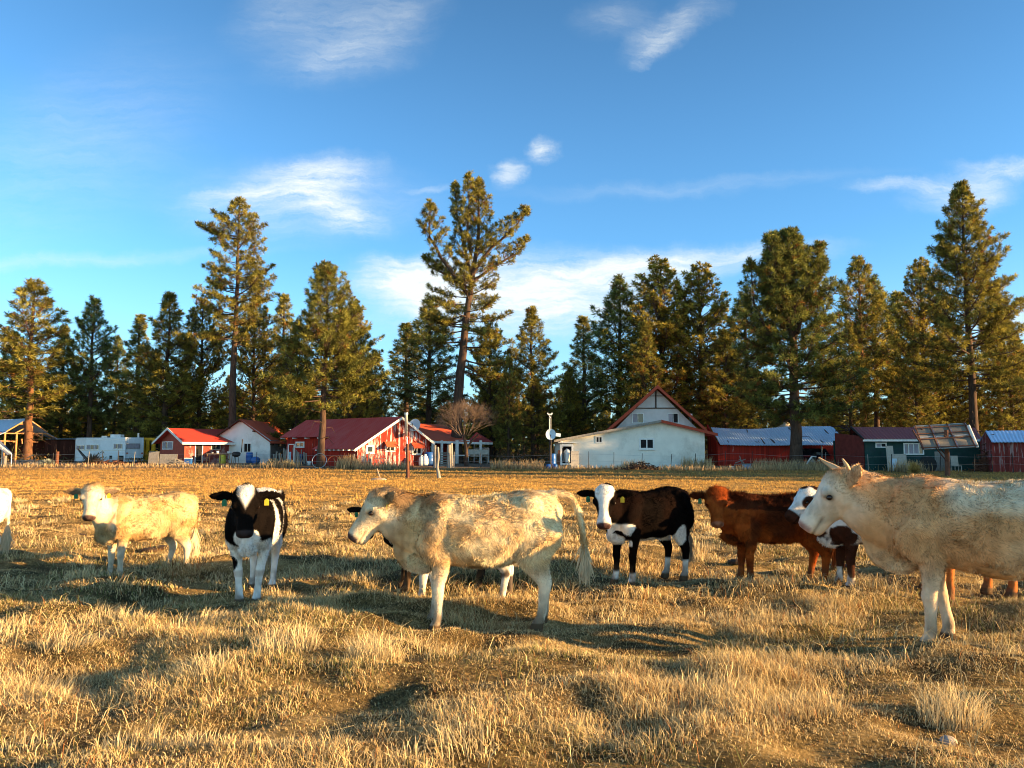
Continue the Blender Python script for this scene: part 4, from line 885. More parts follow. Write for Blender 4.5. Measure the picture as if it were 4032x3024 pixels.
# corral gate
p0, p1 = P(1712, 1848, 67.5), P(1775, 1848, 67.5)
T = thing('corral_gate', foot(p0, 0), 'grey plank gate between two thick wooden posts right of the barn', 'gate')
for q, h, r in ((P(1712, 1848, 67.4), 1.95, .14), (P(1723, 1848, 67.4), 1.7, .09), (P(1768, 1848, 67.3), 2.0, .2), (P(1779, 1848, 67.4), 2.15, .15)):
    zg = gz(q.x, q.y); MB().tube([(q.x, q.y, zg - .2), (q.x + rr2.uniform(-.06, .06), q.y, zg + h)], [r, r * .85], 8).build('post', M['wood_grey'], T)
m = MB(); a, b = P(1718, 1848, 67.6), P(1765, 1848, 67.6); zg = gz(a.x, a.y)
for k in range(6): m.box(((a.x + b.x) / 2, 67.6, zg + .22 + .21 * k), (b.x - a.x + .2, .04, .10), ry=rr2.uniform(-.03, .03))
m.build('planks', M['wood_grey'], T)
# poles out in the pasture
def stick_pole(name, pts, rad, mat, label, cat='pole'):
    p0 = Vector(pts[0]); return tag(MB().tube(pts, rad, 8).build(name, M[mat], origin=p0), label, cat)
p = gnd(1606, 1882); q = P(1604, 1745, p.y); tp = P(1602, 1650, p.y)
zg = gz(p.x, p.y); T = thing('metal_pole', (p.x, p.y, zg), 'tall rusty steel pole standing in the pasture in front of the barn gable', 'pole')
MB().tube([(p.x, p.y, zg - .1), (q.x, q.y, q.z * .98)], [.11, .09], 10).build('pole', M['rust'], T); MB().tube([(q.x, q.y, q.z * .7), (q.x - .02, q.y, q.z + .35)], [.045, .03], 8).build('rod', M['steel'], T)
p = gnd(1729, 1883); stick_pole('crooked_post', [(p.x, p.y, gz(p.x, p.y) - .1), P(1726, 1862, p.y), P(1722, 1840, p.y), P(1726, 1800, p.y), P(1724, 1760, p.y)], [.13, .10, .07, .075, .06], 'wood_grey', 'crooked grey branch post standing in front of the corral gate', 'post')
p = gnd(1498, 1889); zg = gz(p.x, p.y); T = thing('leaning_stake', (p.x, p.y, zg), 'pale stake leaning left out of a white base in the pasture', 'stake'); MB().tube([(p.x, p.y, zg), P(1484, 1846, p.y)], .05, 6).build('stake', M['wood'], T)
MB().lathe((p.x - .1, p.y, zg - .03), [(.5, 0), (.42, .09), (.3, .13), (.05, .14)], 12).build('base', M['stone'], T)
# left wooden gate posts
for k, (u, Y_, h, lb) in enumerate(((222, 69.5, 1.35, 'thick red brown wooden post in the fence, in front of the rusty lean-to'), (18, 69.5, 1.0, 'grey wooden post at the left edge by the small lean-to'))):
    p = P(u, 1840, Y_); zg = gz(p.x, p.y); tag(MB().tube([(p.x, Y_, zg - .1), (p.x + .03, Y_, zg + h)], [.17, .15], 8).build('wooden_post', M['rust' if k == 0 else 'wood_grey']), lb, 'post')
# wire fence along the yard
wf = thing('wire_fence', P(2016, 1850, 65.5), 'long wire fence on thin steel posts in front of all the buildings', 'fence')
posts = [8, 47, 135, 205, 345, 403, 463, 525, 793, 865, 1010, 1168, 1380, 1543, 1625, 1790, 1893, 2020, 2317, 2417, 2527, 2640, 2737, 2853, 2960, 3074, 3250, 3420, 3510, 3700, 3835, 3908, 3990, 4060]
rf_ = random.Random(9); tops = []
for u in posts:
    Yp = 69 if u < 1100 else 67 if u < 2000 else 65.8 if u < 3300 else 57.5; p = P(u, 1840, Yp); zg = gz(p.x, p.y); lean = rf_.uniform(-.06, .14); h = rf_.uniform(1.25, 1.5)
    m = MB(); m.tube([(p.x, Yp, zg - .1), (p.x + lean, Yp, zg + h)], .032, 4); m.build('post', M['dark_steel' if rf_.random() < .7 else 'wood_grey'], wf); tops.append((p.x + lean * .8, Yp, zg + h * .85, zg + h * .45))
m = MB()
for a, b in zip(tops, tops[1:]):
    for k in (2, 3): m.tube([(a[0], a[1], a[k]), (b[0], b[1], b[k])], .008, 3, False)
m.build('wire', M['steel'], wf)
# dish mast and weather mast at the white house
p = P(2167, 1842, 66.2); zg = gz(p.x, p.y); T = thing('antenna_mast', (p.x, p.y, zg), 'dark mast topped by two white rods left of the white house', 'mast'); t1 = P(2167, 1700, 66.2)
MB().tube([(p.x, p.y, zg), (t1.x, t1.y, t1.z)], .10, 8).build('pole', M['dark_steel'], T)
m = MB(); m.tube([P(2163, 1702, 66.2), P(2163, 1636, 66.2)], .03, 5); m.tube([P(2169, 1702, 66.2), P(2169, 1640, 66.2)], .025, 5); m.build('rods', M['white_paint'], T)
m = MB(); h = P(2165, 1632, 66.2); m.box(h, (.34, .15, .13)); m.box(h + Vector((-.18, 0, .08)), (.1, .1, .13)); m.box(h + Vector((.18, 0, .08)), (.1, .1, .13)); m.box(h + Vector((.05, 0, -.25)), (.12, .12, .12)); m.build('weather_head', M['white_plastic'], T)
dish('satellite_dish', 2169, 1711, 65.9, .48, 'oval satellite dish on the dark mast left of the white house', aim=(-.1, -.95, .1))
m = MB(); c = P(2198, 1713, 66.3); m.box(c, (.42, .05, .34), rx=-.6, ry=.15); m.build('cells', M['dishm'], T)
for u, lb in ((2160, 'left of two small blue cans at the foot of the mast'), (2186, 'right of two small blue cans at the foot of the mast')):
    p = P(u, 1843, 65.9); tag(MB().lathe((p.x, p.y, gz(p.x, p.y)), [(.18, 0), (.2, .35), (.1, .42)], 12).build('fuel_can', M['blue']), lb, 'can', 'blue cans at the mast')
# stacked red bricks/rust junk left end
p = P(2199, 1840, 67.2); tag(MB().box((p.x, 67.2, .7), (.22, .4, 1.3)).box((p.x + .03, 67.1, 1.5), (.16, .4, .3)).build('brick_stack', M['rust']), 'narrow stack of rusty blocks beside the heater cabinet', 'blocks')
# pickup truck behind the tree
Yp = 72.5; c = P(3178, 1800, Yp); zg = gz(c.x, Yp)
T = thing('pickup_truck', (c.x, Yp, zg), 'dark maroon pickup truck half hidden by the broad pine trunk', 'truck')
def tp2(u, v): q = P(u, v, Yp - .9); return q.x, q.z
m = MB(); x0 = tp2(3130, 1800)[0]; x1 = tp2(3226, 1800)[0]; zh = tp2(0, 1797)[1]; zr = tp2(0, 1766)[1]; zw = tp2(0, 1793)[1]; zbm = zg + .5
def prism(pts, y0, y1): m.slab([(x, y0, z) for x, z in pts], y1 - y0, flip=False if (pts[1][0] > pts[0][0]) else True)
ft = x1; body = [(x0 - 2.4, zbm), (ft, zbm), (ft + .03, zbm + .45), (ft - .08, zh - .12), (ft - .35, zh), (x0 + .1, zh + .06), (x0 - 2.4, zh + .06)]
m.slab([(x, Yp - 1.0, z) for x, z in body], 1.9); cab = [(x0 - 1.2, zh + .06), (tp2(3207, 0)[0], zh + .04), (tp2(3190, 0)[0], zr), (x0 - 1.0, zr + .04)]
m.slab([(x, Yp - .9, z) for x, z in cab], 1.7); m.build('body', M['truck'], T)
m = MB(); cb = [(x0 - .9, zh + .12), (tp2(3203, 0)[0], zh + .10), (tp2(3188, 0)[0], zr - .07), (x0 - .8, zr - .06)]; m.slab([(x, Yp - .915, z) for x, z in cb], .01); m.build('window', M['glass'], T)
w_ = tp2(3219, 1785); MB().box((w_[0], Yp - 1.12, w_[1]), (.30, .16, .2)).build('mirror', M['steel'], T)
MB().box((ft - .05, Yp - .85, zh - .35), (.12, .3, .2)).build('headlight', M['white_plastic'], T)
for xw in (ft - .75, x0 - 1.7): MB().lathe((xw, Yp - 1.05, zg + .38), [(.1, 0), (.36, 0), (.38, .05), (.38, .22), (.1, .24)], 20, 'Y').build('wheel', M['rubber'], T)
# sawhorse sheet stand beside trunk
T = thing('board_stand', foot(P(3190, 1840, 66.5), 0), 'grey sheet propped on slanted white boards right of the thick trunk', 'boards')
m = MB(); m.tube([P(3167, 1840, 66.3), P(3197, 1797, 66.3)], .09, 4); m.tube([P(3197, 1797, 66.3), P(3214, 1799, 66.3)], .05, 4); m.build('prop', M['white_paint'], T)
m = MB(); m.slab([P(3176, 1842, 66.6), P(3222, 1842, 66.6), P(3200, 1803, 66.8)], .05); m.build('sheet', M['ply'], T)
# junk heap in front of the red shed
T = thing('junk_pile', foot(P(2930, 1845, 66), 0), 'low pile of broken frames in front of the dark red shed wall', 'junk'); m = MB()
for (a, b, c2, d2) in ((2893, 1828, 2962, 1826), (2912, 1795, 2922, 1826), (2895, 1823, 2935, 1808), (2910, 1808, 2930, 1824), (2893, 1828, 2890, 1846), (2962, 1826, 2960, 1846)): m.tube([P(a, b, 66), P(c2, d2, 66.2)], .045, 4)
m.build('frame', M['wood_grey'], T); a = P(2940, 1838, 66.2); MB().box(a, (.75, .05, .42)).build('sheet', pmat('blue_sheet', (.25, .4, .62), .6, var=.2), T); a = P(2880, 1843, 65.7); MB().box(a, (.3, .3, .3)).build('block', M['white_plastic'], T)
# brush heap by the white house
def heap(u, v, Y, w, h, n, label, mat='dark_wood', name='brush_pile'):
    p = P(u, v, Y); zg = gz(p.x, p.y); m = MB(); r_ = random.Random(int(u))
    for k in range(n):
        x = p.x + r_.gauss(0, w / 2.6); y = Y + r_.gauss(0, .35); z = zg + abs(r_.gauss(0, h / 2)) * max(.1, 1 - abs(x - p.x) / w); a = r_.uniform(-.5, .5); L = r_.uniform(.2, .7)
        m.tube([(x - L / 2, y, z), (x + L / 2, y + r_.gauss(0, .2), z + L * a)], r_.uniform(.015, .05), 4)
    tag(m.build(name, M[mat]), label, 'brushwood')
heap(2520, 1848, 64.8, 1.9, .5, 260, 'low dark heap of cut branches in front of the white house wall')
heap(3135, 1846, 65.2, .8, .3, 60, 'few fallen dead sticks by the thick trunk', 'wood_grey', 'fallen_sticks')
heap(690, 1832, 74, 1.6, .4, 90, 'old planks and scraps lying before the small red house', 'wood_grey', 'plank_pile')
heap(430, 1835, 72, 2.6, .5, 160, 'brown scrap and branches lying before the camper', 'rust', 'scrap_pile')
heap(110, 1832, 73, 2.6, .5, 150, 'grey timber scraps lying before the timber barn', 'wood_grey', 'timber_pile')
heap(3880, 1826, 59.5, .9, 1.9, 330, 'tall stack of rusty twigs and firewood between the green house and the red shed', 'rust', 'firewood_stack')
# trailer mast poles leaning
m = MB(); m.tube([P(307, 1768, 82), P(348, 1812, 80)], .08, 5); m.tube([P(310, 1775, 82), P(340, 1814, 80)], .05, 5); tag(m.build('leaning_poles', M['dark_steel']), 'pair of dark poles leaning on the left end of the camper', 'poles')
# pallets/board pieces
for (u, v, Y, w, h, mt, lb) in ((3507, 1836, 61, .55, 2.0, 'ply', 'tall narrow pale board leaning on the green wall'), (3523, 1840, 60.9, .4, 1.0, 'dishm', 'short pale blue board beside the tall pale one'), (3546, 1840, 61, 1.0, 1.35, 'ply', 'wide beige board leaning on the green wall below the white window'),
                                (604, 1832, 77, 1.0, 1.2, 'wood_grey', 'grey board panel left of the small red house'), (662, 1830, 75.6, 1.7, .95, 'wood_grey', 'wide grey plank panel leaning on the red gable wall')):
    p = P(u, v, Y); zg = gz(p.x, Y); tag(MB().box((p.x, Y, zg + h / 2), (w, .05, h), rx=-.1).build('board', M[mt]), lb, 'board')
p = P(3655, 1850, 60.5); T = thing('old_tire', (p.x, 60.5, 0), 'black tyre leaning against the dark green wall', 'tyre'); MB().lathe((p.x, 60.4, .52), [(.34, 0), (.62, .0), (.68, .06), (.68, .2), (.62, .26), (.34, .26)], 24, 'Y').build('tyre', M['rubber'], T); MB().lathe((p.x, 60.45, .52), [(.05, 0), (.36, 0), (.36, .12), (.05, .14)], 20, 'Y').build('rim', M['rust'], T)
p = P(3767, 1845, 59.8); x, y, z = p.x, 59.8, gz(p.x, 59.8)
T = thing('garden_chair', (x, y, z), 'grey garden chair standing right of the solar array pole', 'chair'); MB().box((x, y, z + .45), (.55, .5, .05)).build('seat', M['ply'], T); MB().box((x, y + .26, z + .85), (.55, .04, .75), rx=-.12).build('backrest', M['ply'], T)
for dx in (-.25, .25):
    for dy in (-.22, .22): MB().tube([(x + dx, y + dy, z), (x + dx, y + dy, z + .45)], .02, 5).build('leg', M['steel'], T)
# porch furniture
p = P(1880, 1810, 76.5); x, y, z = p.x, 76.5, gz(p.x, 76.5); T = thing('porch_bench', (x, y, z), 'long pale wooden bench under the porch, right of the bare tree', 'bench')
MB().box((x, y, z + .75), (2.2, .6, .08)).build('seat', M['ply'], T)
MB().box((x, y + .3, z + 1.15), (2.2, .05, .5)).build('backrest', M['ply'], T)
for dx in (-1, 1): MB().box((x + dx, y, z + .37), (.08, .5, .72)).build('leg', M['wood'], T)
p = P(1815, 1815, 75.8); x, z = p.x, gz(p.x, 75.8); T = thing('porch_table', (x, 75.8, z), 'white topped table under the porch beam, left of the bare tree', 'table'); MB().box((x, 75.8, z + .8), (1.7, .8, .06)).build('table_top', M['white_paint'], T)
for dx in (-.7, .7): MB().tube([(x + dx, 75.8, z), (x + dx * 1.05, 75.8, z + .8)], .04, 5).build('leg', M['white_paint'], T)
# sagebrush at the foot of the fence
def bush(u, v, Y, w, h, colr, label, n=900, name='bush'):
    p = P(u, v, Y); zg = gz(p.x, p.y); r_ = np.random.default_rng(int(u)); d = r_.normal(0, 1, (n, 3)); d[:, 2] = np.abs(d[:, 2]) * 1.1; d /= np.linalg.norm(d, axis=1)[:, None]
    L = (.35 + .65 * r_.random(n))[:, None]; q = d * L * np.array([w / 2, w / 2, h]); e = r_.normal(0, 1, (n, 3)) * .03; q0 = q * .55
    V = np.stack([q0 - e, q0 + e, q], 1).reshape(-1, 3); C = np.repeat(np.array(colr) * r_.uniform(.5, 1.3, (n, 1)), 3, 0)
    me = mesh_np(name, V, np.arange(3 * n), np.arange(n) * 3, np.full(n, 3), M['grass'], C); tag(link(name, me, None, (p.x, p.y, zg)), label, 'bush')
bush(186, 1838, 71, 1.9, .75, (.30, .33, .28), 'pale grey green bush at the fence left of the thick post')
bush(1135, 1838, 70, 1.5, .7, (.34, .30, .18), 'pale dry bush in front of the boards left of the barn')
bush(1075, 1838, 72, 1.6, .8, (.33, .28, .18), 'tan dry bush at the corner of the white building')
bush(365, 1815, 78, 2.4, 1.1, (.16, .13, .10), 'dark thorny bush before the camper')
bush(3600, 1855, 56, 1.1, 1.0, (.55, .36, .12), 'golden dry bush in front of the green house, left of the solar pole')
bush(1375, 1838, 68, 1.8, 1.3, (.40, .26, .14), 'tan brushy weed against the low red barn wall')
# pasture litter
for k, (u, v, s, lb) in enumerate(((590, 2165, .14, 'dry dung pat behind the cream calf'), (315, 2102, .12, 'dark dung pat left of the cream calf'), (2905, 2065 + 160, .14, 'dark dung clod under the red calf'), (3290, 2222, .12, 'dung clod left of the spotted cow'), (3340, 2240, .11, 'dung clod right beside another one left of the spotted cow'), (635, 2160, .13, 'dung pat left of the black and white calf'), (1085, 2150, .12, 'dung pat right of the black and white calf'))):
    p = gnd(u, v); n_ = [(0.02, .0)]; m = MB().lathe((p.x, p.y, gz(p.x, p.y) + .0), [(s, 0), (s * .95, s * .22), (s * .6, s * .36), (.02, s * .42)], 9, 'Z', False); tag(m.build('dung_pat', M['dung']), lb, 'dung', 'dung pats in the grass')
p = gnd(3734, 2905); m = MB(); c = (p.x, p.y, gz(p.x, p.y) + .0); m.lathe(c, [(.03, -.01), (.045, .008), (.044, .022), (.028, .036), (.006, .04)], 12); tag(m.build('stone', M['stone']), 'pale round stone lying in the tall grass at the lower right', 'stone')
# ================================================================ TREES
def pine_mesh(seed, H, stems, tuft=.50, nneedle=16, dry=.03, green=(.17, .15, .028), wood=None, nwid=.026, name='pine', trunk_r=None, dead=10, hm=1.38):
    """stems: list of dict(path=[(x,y,z)...], r0, r1, cb (crown start 0..1 along stem), R (profile list radius), nb, up=(bottom,top), extra=[(f,az,L)])"""
    rng = np.random.default_rng(seed); wv = MB(); tc_, td_ = [], []
    def branch(p, az, L, pit, r):
        n = 6; pts = [p]; d = np.array([math.cos(az) * math.cos(pit), math.sin(az) * math.cos(pit), math.sin(pit)])
        curl = rng.uniform(.10, .32); wob = rng.normal(0, .16)
        for i in range(n):
            f = (i + 1) / n; a2 = az + wob * f; pt = pit + curl * 2.2 * (f * f)
            dd = np.array([math.cos(a2) * math.cos(pt), math.sin(a2) * math.cos(pt), math.sin(pt)])
            pts.append(pts[-1] + dd * L / n)
        wv.tube([tuple(q) for q in pts], [r * (1 - .8 * i / n) for i in range(n + 1)], 4, False)
        P = np.array(pts); s = .30 if L > 1.2 else .1
        nt = max(3, int(L * 3.2))
        for k in range(nt):
            f = s + (1 - s) * (k + .5 * rng.random()) / nt; q = f * n; i = min(int(q), n - 1); c = P[i] + (P[i + 1] - P[i]) * (q - i)
            dirn = P[i + 1] - P[i]; dirn = dirn / np.linalg.norm(dirn)
            tl = min(.30 * L, 1.25) * (1.12 - f) + .14
            for sgn in (-1, 1):
                if rng.random() < .16: continue
                side = np.array([-dirn[1], dirn[0], 0]) * sgn
                td = dirn * rng.uniform(.4, 1.0) + side * rng.uniform(.5, 1.1) + np.array([0, 0, rng.uniform(-.1, .65)]); td /= np.linalg.norm(td)
                m = max(1, int(tl * 2.9)); e = c + td * tl
                if tl > .4: wv.tube([tuple(c), tuple(e)], [r * .25 + .008, .006], 3, False)
                for j in range(m):
                    cc = c + td * tl * (j + 1) / m + rng.normal(0, .05, 3); tc_.append(cc); td_.append(td)
        tc_.append(P[-1]); td_.append(P[-1] - P[-2])
    for st in stems:
        path = np.array(st['path'], float); n = len(path)
        seg = np.concatenate([[0], np.cumsum(np.linalg.norm(np.diff(path, axis=0), axis=1))]); tl = seg[-1]
        def pt(f): return np.array([np.interp(f * tl, seg, path[:, k]) for k in range(3)])
        m = 14; rr = [st['r0'] * (1 - f) ** .85 + st['r1'] + (.28 * st['r0'] * math.exp(-f * 28) if st.get('flare', 1) else 0) for f in np.linspace(0, 1, m)]
        wv.tube([tuple(pt(f) + (rng.normal(0, .03, 3) * (0 < f < 1))) for f in np.linspace(0, 1, m)], rr, 10, False)
        nb = int(st['nb'] * hm); prof = [q * (1.12 if hm > 1 else 1) for q in st['R']]; a0 = rng.random() * 6.28
        for i in range(nb):
            f = ((i + rng.random()) / nb) ** st.get('pw', .9)
            Lr = np.interp(f, np.linspace(0, 1, len(prof)), prof) * rng.uniform(.62, 1.15)
            if Lr < .25: Lr = .25
            u0, u1 = st.get('up', (-.15, .75)); z = st['cb'] + (1 - st['cb']) * f * .985
            branch(pt(z), a0 + i * 2.39996 + rng.normal(0, .3), Lr, u0 + (u1 - u0) * f + rng.normal(0, .12), .018 + .012 * Lr)
        for (f, az, L, pit) in st.get('extra', []): branch(pt(f), az, L, pit, .04 + .016 * L)
        if st.get('flare', 1):
            for k in range(dead):
                z = st['cb'] * rng.uniform(.35, 1.0); az = rng.random() * 6.28; L = rng.uniform(.6, 2.2); p0 = pt(z)
                p1 = p0 + np.array([math.cos(az) * L * .6, math.sin(az) * L * .6, rng.uniform(-.1, .2)]); p2 = p1 + np.array([math.cos(az + .4) * L * .4, math.sin(az + .4) * L * .4, -.35 * L])
                wv.tube([tuple(p0), tuple(p1), tuple(p2)], [.035, .022, .008], 4, False)
        for k in range(6): tc_.append(pt(1 - .004 * k)); td_.append(np.array([0, 0, 1.]))
    C = np.array(tc_); D = np.array(td_); D /= np.linalg.norm(D, axis=1)[:, None]; T = len(C)
    nn = nneedle; d = D[:, None, :] * .75 + rng.normal(0, .62, (T, nn, 3)); d /= np.linalg.norm(d, axis=2)[:, :, None]
    ln = tuft * rng.uniform(.65, 1.15, (T, nn, 1)); s = rng.normal(0, 1, (T, nn, 3)); s -= d * (s * d).sum(2, keepdims=True); s /= np.linalg.norm(s, axis=2)[:, :, None]
    base = C[:, None, :] - d * .02; w = nwid * rng.uniform(.7, 1.3, (T, nn, 1))
    mid = base + d * ln * .55
    V = np.stack([base, mid + s * w, base + d * ln, mid - s * w], 2).reshape(-1, 3)
    g = np.array(green); cv = (rng.uniform(.4, 1.35, (T, 1, 1)) + 1.15 * (rng.random((T, 1, 1)) < .30)) * g; cv = np.repeat(cv, nn, 1) * rng.uniform(.8, 1.2, (T, nn, 1))  # some tufts brightened at random to paint in sunlit clumps
    dm = (rng.random(T) < dry); cv[dm] = np.array([.26, .12, .03]) * rng.uniform(.7, 1.2, (dm.sum(), nn, 1))
    Cc = np.repeat(cv[:, :, None, :], 4, 2).reshape(-1, 3)
    nq = T * nn; me = mesh_np(name + '_crown', V, np.arange(nq * 4), np.arange(nq) * 4, np.full(nq, 4), M['foliage'], Cc)
    tm = bpy.data.meshes.new(name + '_trunk'); tm.from_pydata(wv.v, [], wv.f); tm.polygons.foreach_set('use_smooth', [True] * len(wv.f)); tm.materials.append(wood or M['bark']); tm.update()
    return tm, me
def put_tree(meshes, x, y, label, group='pines behind the ranch buildings', rz=0., s=1., sz=None, z=None, name='pine_tree'):
    r = bpy.data.objects.new(name, None); col.objects.link(r); r.location = (x, y, hz1(x, y) - .1 if z is None else z); r.rotation_euler = (0, 0, rz)
    r.scale = (s, s, sz or s); tag(r, label, 'tree', group); ORG[r.name] = r.location.copy()
    for nm, me in zip(('trunk', 'crown'), meshes):
        o = bpy.data.objects.new(nm, me); col.objects.link(o); o.parent = r; ORG[o.name] = r.location.copy()
    return r
def px_tree(meshes, Hm, u, vtop, Y, label, wscale=None, **k):
    "place a tree (model height Hm) with its trunk at column u and its top at row vtop (2212-wide frame)"
    p = at(u * 1.8228, vtop * 1.8228, Y); x = xat(u * 1.8228, Y); zb = hz1(x, Y) - .1; s = (p.z - zb) / Hm
    return put_tree(meshes, x, Y, label, s=(wscale or 1.0) * s, sz=s, **k)
def H_at(u, vtop, Y):
    p = at(u * 1.8228, vtop * 1.8228, Y); return p.z - hz1(xat(u * 1.8228, Y), Y) + .1
def straight(H, bx=0., by=0.): return [(0, 0, 0), (bx * .3, by * .3, H * .35), (bx, by, H * .7), (bx * .7, by, H)]
# ---- hero trees, each grown to its own outline
LB, RT = math.pi, 0.0
Y = 82.; H1 = H_at(500, 433, Y)
h1 = pine_mesh(101, H1, [dict(path=straight(H1, .15), r0=.42, r1=.03, cb=.44, R=[4.0, 4.2, 3.6, 4.2, 3.2, 2.8, 3.0, 2.4, 1.5, .5], nb=64, up=(-.25, .6),
     extra=[(.85, LB, 4.6, .1), (.86, LB + .3, 4.0, .0), (.90, LB, 3.3, .3), (.56, LB - .2, 4.4, .0), (.66, RT, 4.2, .15), (.70, RT + .2, 4.0, .1), (.87, RT, 3.0, .15), (.45, RT, 3.8, -.3), (.64, LB, 3.6, .2)])], tuft=.50, nneedle=18, name='tall_pine')
px_tree(h1, H1, 498, 433, Y, 'tallest pine on the left, long bare trunk, ragged crown reaching left', name='tall_pine_tree')
Y = 68.; H2 = H_at(697, 580, Y)
h2 = pine_mesh(102, H2, [dict(path=straight(H2, .3), r0=.30, r1=.03, cb=.30, R=[3.8, 4.8, 4.6, 4.6, 3.9, 3.0, 2.5, 2.0, 1.5, .5], nb=84, up=(-.2, .85),
     extra=[(.84, LB, 1.8, .9), (.70, RT, 3.6, .3), (.45, RT, 5.2, .1)])], tuft=.48, nneedle=18, name='barn_pine', green=(.145, .14, .028))
px_tree(h2, H2, 693, 580, Y, 'dark green pine whose grey trunk rises in front of the long red barn roof')
Y = 80.; H3 = H_at(1030, 385, Y); k3 = Y / 1671.
def sp3(u, v, dy=0): p = at(u * 1.8228, v * 1.8228, Y); b0 = xat(985 * 1.8228, Y); return (p.x - b0, dy, p.z - hz1(b0, Y) + .1)
h3 = pine_mesh(103, H3, [
    dict(path=[(0, 0, 0), sp3(990, 850), sp3(1003, 720), sp3(1017, 620), sp3(1035, 500, .2), sp3(1033, 387, .3)], r0=.56, r1=.04, cb=.40, R=[3.6, 4.3, 4.3, 3.6, 2.6, 2.2, 2.2, 2.0, 1.4, .5], nb=62, up=(-.3, .9),
         extra=[(.32, RT, 5.0, -.3), (.36, RT - .3, 5.5, -.35), (.40, RT, 5.2, .0), (.42, LB, 5.0, -.1), (.47, LB, 4.6, .1), (.30, LB + .2, 4.0, -.2), (.34, RT + .5, 5.0, -.4)]),
    dict(path=[sp3(1014, 640), sp3(985, 600, -.5), sp3(955, 560, -.8), sp3(930, 520, -1), sp3(930, 450, -1)], r0=.20, r1=.03, cb=.30, R=[1.6, 1.9, 1.9, 1.4, .5], nb=22, up=(.1, 1.1), flare=0),
    dict(path=[sp3(1018, 600), sp3(1000, 520, .4), sp3(985, 450, .8), sp3(980, 395, .8)], r0=.18, r1=.03, cb=.25, R=[1.7, 1.8, 1.4, .9, .4], nb=24, up=(.3, 1.1), flare=0),
    dict(path=[sp3(1022, 590), sp3(1055, 545, -.6), sp3(1100, 510, -1), sp3(1140, 465, -1.2)], r0=.17, r1=.03, cb=.30, R=[1.6, 1.5, 1.2, .6], nb=22, up=(.1, .9), flare=0),
    dict(path=[sp3(1020, 610), sp3(1070, 570, .6), sp3(1120, 540, 1), sp3(1138, 510, 1.2)], r0=.15, r1=.03, cb=.25, R=[1.6, 1.4, 1.0, .5], nb=16, up=(.0, .8), flare=0),
    dict(path=[sp3(1018, 560), sp3(1010, 500, -.6), sp3(1015, 440, -.8), sp3(1010, 388, -.8)], r0=.14, r1=.03, cb=.3, R=[1.3, 1.3, .9, .4], nb=18, up=(.3, 1.1), flare=0),
    dict(path=[sp3(1015, 625), sp3(965, 590, .8), sp3(930, 575, 1.), sp3(915, 555, 1.)], r0=.13, r1=.03, cb=.3, R=[1.5, 1.5, 1.0, .5], nb=16, up=(.0, .9), flare=0),
    ], tuft=.50, nneedle=18, name='forked_pine', green=(.17, .15, .028))
px_tree(h3, H3, 985, 385, Y, 'tallest pine at the centre, leaning trunk forking into many upswept limbs', name='forked_pine_tree')
Y = 67.5; H4 = H_at(1725, 508, Y)
def sp4(u, v, dy=0): p = at(u * 1.8228, v * 1.8228, Y); b0 = xat(1720 * 1.8228, Y); return (p.x - b0, dy, p.z - hz1(b0, Y) + .1)
h4 = pine_mesh(104, H4, [
    dict(path=straight(H4, .1), r0=.50, r1=.04, cb=.22, R=[4.4, 5.2, 5.2, 4.6, 4.4, 4.0, 3.4, 2.8, 1.9, .8], nb=104, up=(-.3, 1.0), extra=[(.27, RT, 5.6, -.12), (.3, RT + .4, 5.8, -.1), (.24, RT - .4, 5.2, -.1), (.27, LB, 5.0, -.1), (.4, RT, 5.6, .1)]),
    dict(path=[sp4(1720, 760), sp4(1690, 680, -.8), sp4(1665, 600, -1), sp4(1660, 530, -1)], r0=.20, r1=.03, cb=.25, R=[2.4, 2.6, 2.0, .9], nb=30, up=(.1, 1.1), flare=0),
    dict(path=[sp4(1722, 720), sp4(1745, 650, .8), sp4(1770, 580, 1), sp4(1780, 535, 1)], r0=.18, r1=.03, cb=.25, R=[2.2, 2.4, 1.8, .8], nb=28, up=(.1, 1.1), flare=0),
    dict(path=[sp4(1720, 700), sp4(1690, 630, .9), sp4(1690, 560, 1.1), sp4(1692, 512, 1.1)], r0=.16, r1=.03, cb=.3, R=[1.9, 2.2, 1.6, .8], nb=26, up=(.2, 1.1), flare=0),
    dict(path=[sp4(1715, 800), sp4(1650, 720, -1), sp4(1620, 660, -1.2), sp4(1612, 585, -1.2)], r0=.16, r1=.03, cb=.3, R=[2.0, 2.0, 1.5, .8], nb=22, up=(.1, 1.1), flare=0)],
    tuft=.50, nneedle=18, dry=.05, name='broad_pine', green=(.115, .12, .026))
px_tree(h4, H4, 1720, 508, Y, 'broad round topped pine, thick trunk in front of the blue roofed shed', name='broad_pine_tree')
Y = 76.; H5 = H_at(2112, 400, Y)
h5 = pine_mesh(105, H5, [dict(path=straight(H5, -.1), r0=.40, r1=.03, cb=.26, R=[4.6, 5.0, 5.2, 5.0, 4.4, 4.6, 3.2, 2.6, 2.1, 1.5, .5], nb=110, up=(-.15, .9),
     extra=[(.72, LB, 3.8, .2), (.80, LB, 3.0, .35), (.76, RT, 4.6, .15), (.88, RT, 2.8, .5)])], tuft=.50, nneedle=18, name='right_pine')
px_tree(h5, H5, 2108, 400, Y, 'tall layered pine near the right edge, behind the tilted solar panels')
